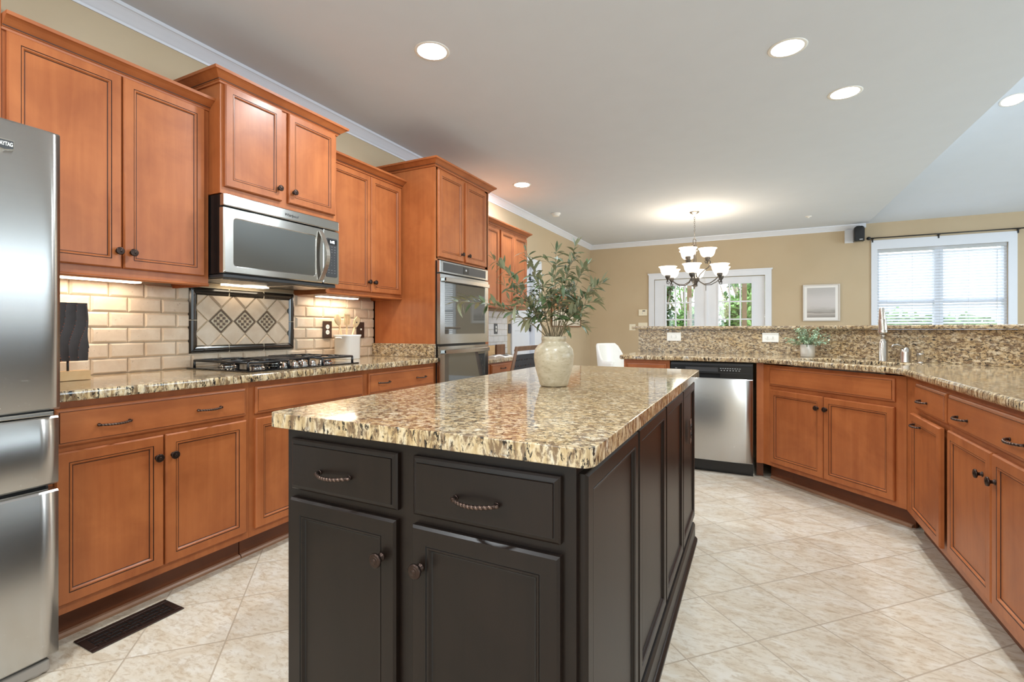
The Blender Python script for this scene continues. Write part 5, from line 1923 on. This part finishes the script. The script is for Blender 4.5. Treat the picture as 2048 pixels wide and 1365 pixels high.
can(-1.667, 2.292, ZC, 'round recessed ceiling light nearest above the island')
can(0.168, 3.174, ZC, 'round recessed ceiling light, biggest of the pair at upper right')
can(0.550, 3.954, ZC, 'round recessed ceiling light above the corner sink')
can(-2.313, 4.859, ZC, 'small round recessed ceiling light near the desk cabinets')
# position on the sloped ceiling
D_ = (ZC + SL * YB - EYE) / (0.4747 + SL * 1.3584)
can(0.4778 * D_, 1.3584 * D_, zt(1.3584 * D_) - 0.001, 'recessed light in the sloped ceiling at the right edge', tilt=-math.atan(SL), power=24)
for x, y in ((-1.6, 0.2), (0.2, 0.4), (0.2, -1.4), (-1.6, -1.4)):  # more lamps out of view, added for the light they contribute
    can(x, y, ZC, 'unseen recessed light added behind the camera')
sdn = thing('smoke_detector', 'small white smoke detector on the ceiling near the left crown moulding', 'smoke detector', (-2.46, 6.264, ZC))
mb = MB(); mb.lathe([(0.065, 0), (0.065, -0.012), (0.050, -0.020), (0.048, -0.034), (0.040, -0.040), (0.01, -0.042)], 'whitepl', seg=28); mb.build('case', sdn)
sdn = MB(); sdn.lathe([(0.042, 0), (0.040, -0.006), (0.016, -0.010), (0.012, -0.022), (0.004, -0.024)], 'whitepl', seg=20); o = sdn.build('fire_sprinkler'); o.location = (0.687, 8.042, ZC)
tag(o, 'tiny white sprinkler cap on the ceiling before the back wall', 'sprinkler')

# ---------------------------------------------------------------- chandelier
CX_, CY_ = -0.734, 7.034
cd = thing('chandelier', 'two-tier nine-light chandelier with white bowl shades and dark iron arms', 'chandelier', (CX_, CY_, ZC))
mb = MB(); mb.lathe([(0.065, 0), (0.065, -0.006), (0.05, -0.022), (0.015, -0.034), (0.008, -0.045)], 'nickel', seg=28); mb.build('canopy', cd)
mb = MB()
z = -0.045
k = 0
while z > -0.36:
    a = 0 if k % 2 else PI / 2
    P = [(math.cos(a) * 0.008 * math.cos(t_), math.sin(a) * 0.008 * math.cos(t_), z - 0.018 + 0.018 * math.sin(t_)) for t_ in [2 * PI * i / 12 for i in range(13)]]
    mb.tube(P, 0.0022, 'iron', 5)
    z -= 0.027
    k += 1
mb.build('chain', cd)
mb = MB(); mb.tube([(0.018 * math.cos(t_), 0, -0.405 + 0.040 * math.sin(t_)) for t_ in [2 * PI * i / 20 for i in range(21)]], 0.005, 'iron', 8); mb.build('loop', cd)
mb = MB(); mb.lathe([(0.004, -0.440), (0.040, -0.448), (0.040, -0.458), (0.010, -0.465)], 'iron', seg=20)
for q in range(3):
    a = q * 2 * PI / 3
    mb.tube([(0.022 * math.cos(a), 0.022 * math.sin(a), -0.46), (0.018 * math.cos(a), 0.018 * math.sin(a), -1.0)], 0.005, 'iron', 6)
mb.lathe([(0.008, -0.46), (0.008, -1.0), (0.040, -1.005), (0.040, -1.012), (0.018, -1.028), (0.007, -1.036), (0.007, -1.055), (0.003, -1.060)], 'iron', seg=20)
mb.build('column', cd)
near = Vector((0.104, -0.995, 0)); rgt = Vector((0.995, 0.104, 0))
SP = [(0.020, 0.0), (0.056, 0.006), (0.079, 0.026), (0.092, 0.056), (0.098, 0.086), (0.105, 0.104), (0.119, 0.115), (0.121, 0.120), (0.113, 0.117), (0.099, 0.105), (0.092, 0.085), (0.086, 0.056), (0.072, 0.028), (0.02, 0.012)]


def arm(alpha, R, zs, top):
    d = near * math.cos(math.radians(alpha)) + rgt * math.sin(math.radians(alpha))
    mb = MB()
    if not top:
        P = [(0.012, -0.80), (0.03, -0.88), (0.08, -0.96), (0.15, -1.0), (0.24, -0.995), (0.32, -0.955), (0.365, -0.915), (0.385, -0.925), (0.400, -0.955), (0.395, -0.985), (0.372, -0.99), (0.362, -0.972), (0.372, -0.960)]
        P = [(r * R / 0.385, z) for r, z in P]
    else:
        P = [(0.02, -1.0), (0.035, -0.94), (0.07, -0.86), (0.13, -0.80), (0.175, -0.77), (0.20, -0.73), (0.20, -0.69), (0.175, -0.662), (0.145, -0.665), (0.132, -0.69), (0.145, -0.71), (0.16, -0.70)]
    mb.tube([d * r + Vector((0, 0, z)) for r, z in P], 0.0065, 'iron', 8)
    cen = d * R
    mb.tube([cen + Vector((0, 0, zs - 0.09)), cen + Vector((0, 0, zs - 0.03))], 0.006, 'iron', 6)
    mb.lathe([(0.006, -0.07), (0.022, -0.045), (0.034, -0.025), (0.036, 0.006), (0.02, 0.010)], 'iron', c=(cen.x, cen.y, zs), seg=18)
    mb.build('arm', cd)
    sh = MB(); sh.lathe(SP, 'shade', c=(cen.x, cen.y, zs), seg=28); sh.build('lamp_shade', cd)


for a in (-5, 55, 115, 175, 235, 295):
    arm(a, 0.375, -0.875, False)
for a in (-30, 90, 210):
    arm(a, 0.165, -0.63, True)
pl = bpy.data.lights.new('lamp', 'POINT'); pl.energy = 15; pl.color = (1, 0.86, 0.68); pl.shadow_soft_size = 0.18
po = bpy.data.objects.new('lamp', pl); COL.objects.link(po); po.parent = cd; po.location = (0, 0, -0.30)
pl2 = bpy.data.lights.new('lamp', 'POINT'); pl2.energy = 8; pl2.color = (1, 0.84, 0.64); pl2.shadow_soft_size = 0.3
po = bpy.data.objects.new('lamp', pl2); COL.objects.link(po); po.parent = cd; po.location = (0, 0, -1.15)

# ---------------------------------------------------------------- outside
mb = MB(); mb.box(-14, 20, YB + 0.16, 40, -0.50, -0.305, 'grass'); o = mb.build('lawn'); tag(o, 'green garden lawn beyond the back doors', 'lawn')
mb = MB(); mb.box(-4, 5, YB + 0.16, YB + 2.6, -0.14, -0.02, 'deck'); o = mb.build('porch_deck'); tag(o, 'wooden porch deck outside the french doors', 'deck')
for x, lab in ((-1.25, 'brown porch post seen through the left french door'), (-0.185, 'brown porch post seen through the right french door')):
    mb = MB(); mb.box(-0.045, 0.045, -0.045, 0.045, 0, 2.9, 'post'); mb.box(-0.06, 0.06, -0.06, 0.06, 0, 0.1, 'post'); o = mb.build('porch_post'); o.location = (x, 11.0, -0.02)
    tag(o, lab, 'post')
rl = thing('porch_railing', 'grey porch railing with thin balusters outside the back wall', 'railing', (-2.6, 11.15, -0.12))
mb = MB(); mb.box(0, 6.6, -0.03, 0.03, 0.88, 0.93, 'post'); mb.box(0, 6.6, -0.02, 0.02, 0.10, 0.15, 'post')
mb.build('rails', rl)
mb = MB()
for k in range(55):
    mb.box(0.06 + k * 0.12, 0.085 + k * 0.12, -0.012, 0.012, 0.15, 0.88, 'post')
mb.build('balusters', rl)


def tree(name, label, x, y, z, rx, ry, rz, n, m, h0=-0.3, size=0.22, cat='tree'):
    t = thing(name, label, cat, (x, y, h0))
    mb = MB(); mb.tube([(0, 0, 0), (0.05, 0, (z - h0) * 0.5), (0, 0.03, z - h0)], [0.14, 0.10, 0.05], 'bark', 8)
    r2 = random.Random(hash(label) % 1000 if False else int(abs(x * 37 + y * 11)) + n)
    for k in range(6):
        a = r2.uniform(0, 2 * PI)
        mb.tube([(0, 0, (z - h0) * 0.5), (math.cos(a) * rx * 0.5, math.sin(a) * ry * 0.5, (z - h0) * 0.9), (math.cos(a) * rx * 0.8, math.sin(a) * ry * 0.8, (z - h0) + rz * 0.5)], [0.06, 0.035, 0.015], 'bark', 6)
    mb.build('trunk', t)
    lf = MB()
    blobs = [(r2.gauss(0, 0.5), r2.gauss(0, 0.5), r2.gauss(0, 0.5)) for _ in range(16)]
    for k in range(n):
        b = blobs[k % 16]
        v = Vector((r2.gauss(0, 1), r2.gauss(0, 1), r2.gauss(0, 1))).normalized() * r2.uniform(0.25, 0.5)
        p = Vector(((b[0] + v.x) * rx * 0.8, (b[1] + v.y) * ry * 0.8, z - h0 + (b[2] + v.z) * rz * 0.8))
        d = Vector((r2.uniform(-1, 1), r2.uniform(-1, 1), r2.uniform(-1, 0.6)))
        leaf(lf, p, d, Vector((r2.uniform(-1, 1), r2.uniform(-1, 1), 1)), size * r2.uniform(0.7, 1.2), size * 0.5, 0.2, m)
    lf.build('foliage', t, fixn=False)


tree('garden_tree', 'dark green evergreen seen at the left of the left french door', -2.75, 15.0, 1.9, 0.75, 0.7, 1.4, 2200, 'bushd', size=0.18)
tree('garden_shrub', 'bright green shrub low behind the left french door', -1.55, 14.2, 1.15, 0.62, 0.6, 0.75, 2200, 'bushy', cat='shrub', size=0.14)
tree('garden_tree', 'sparse pale tree behind the left french door', -2.6, 21.0, 2.9, 1.6, 1.2, 1.6, 700, 'bushy', size=0.16)
tree('garden_tree', 'bright leafy tree filling the right french door', -0.30, 14.6, 1.75, 0.72, 0.7, 1.2, 3200, 'bushy', size=0.16)
tree('garden_tree', 'dark leafy tree behind the bright one at the right french door', 0.2, 19.0, 2.4, 1.5, 1.0, 1.9, 2600, 'bushd')
tree('garden_tree', 'grey green tree beyond the blind of the back window', 5.6, 22.0, 1.0, 2.2, 1.5, 0.8, 1400, 'bushy', size=0.3)
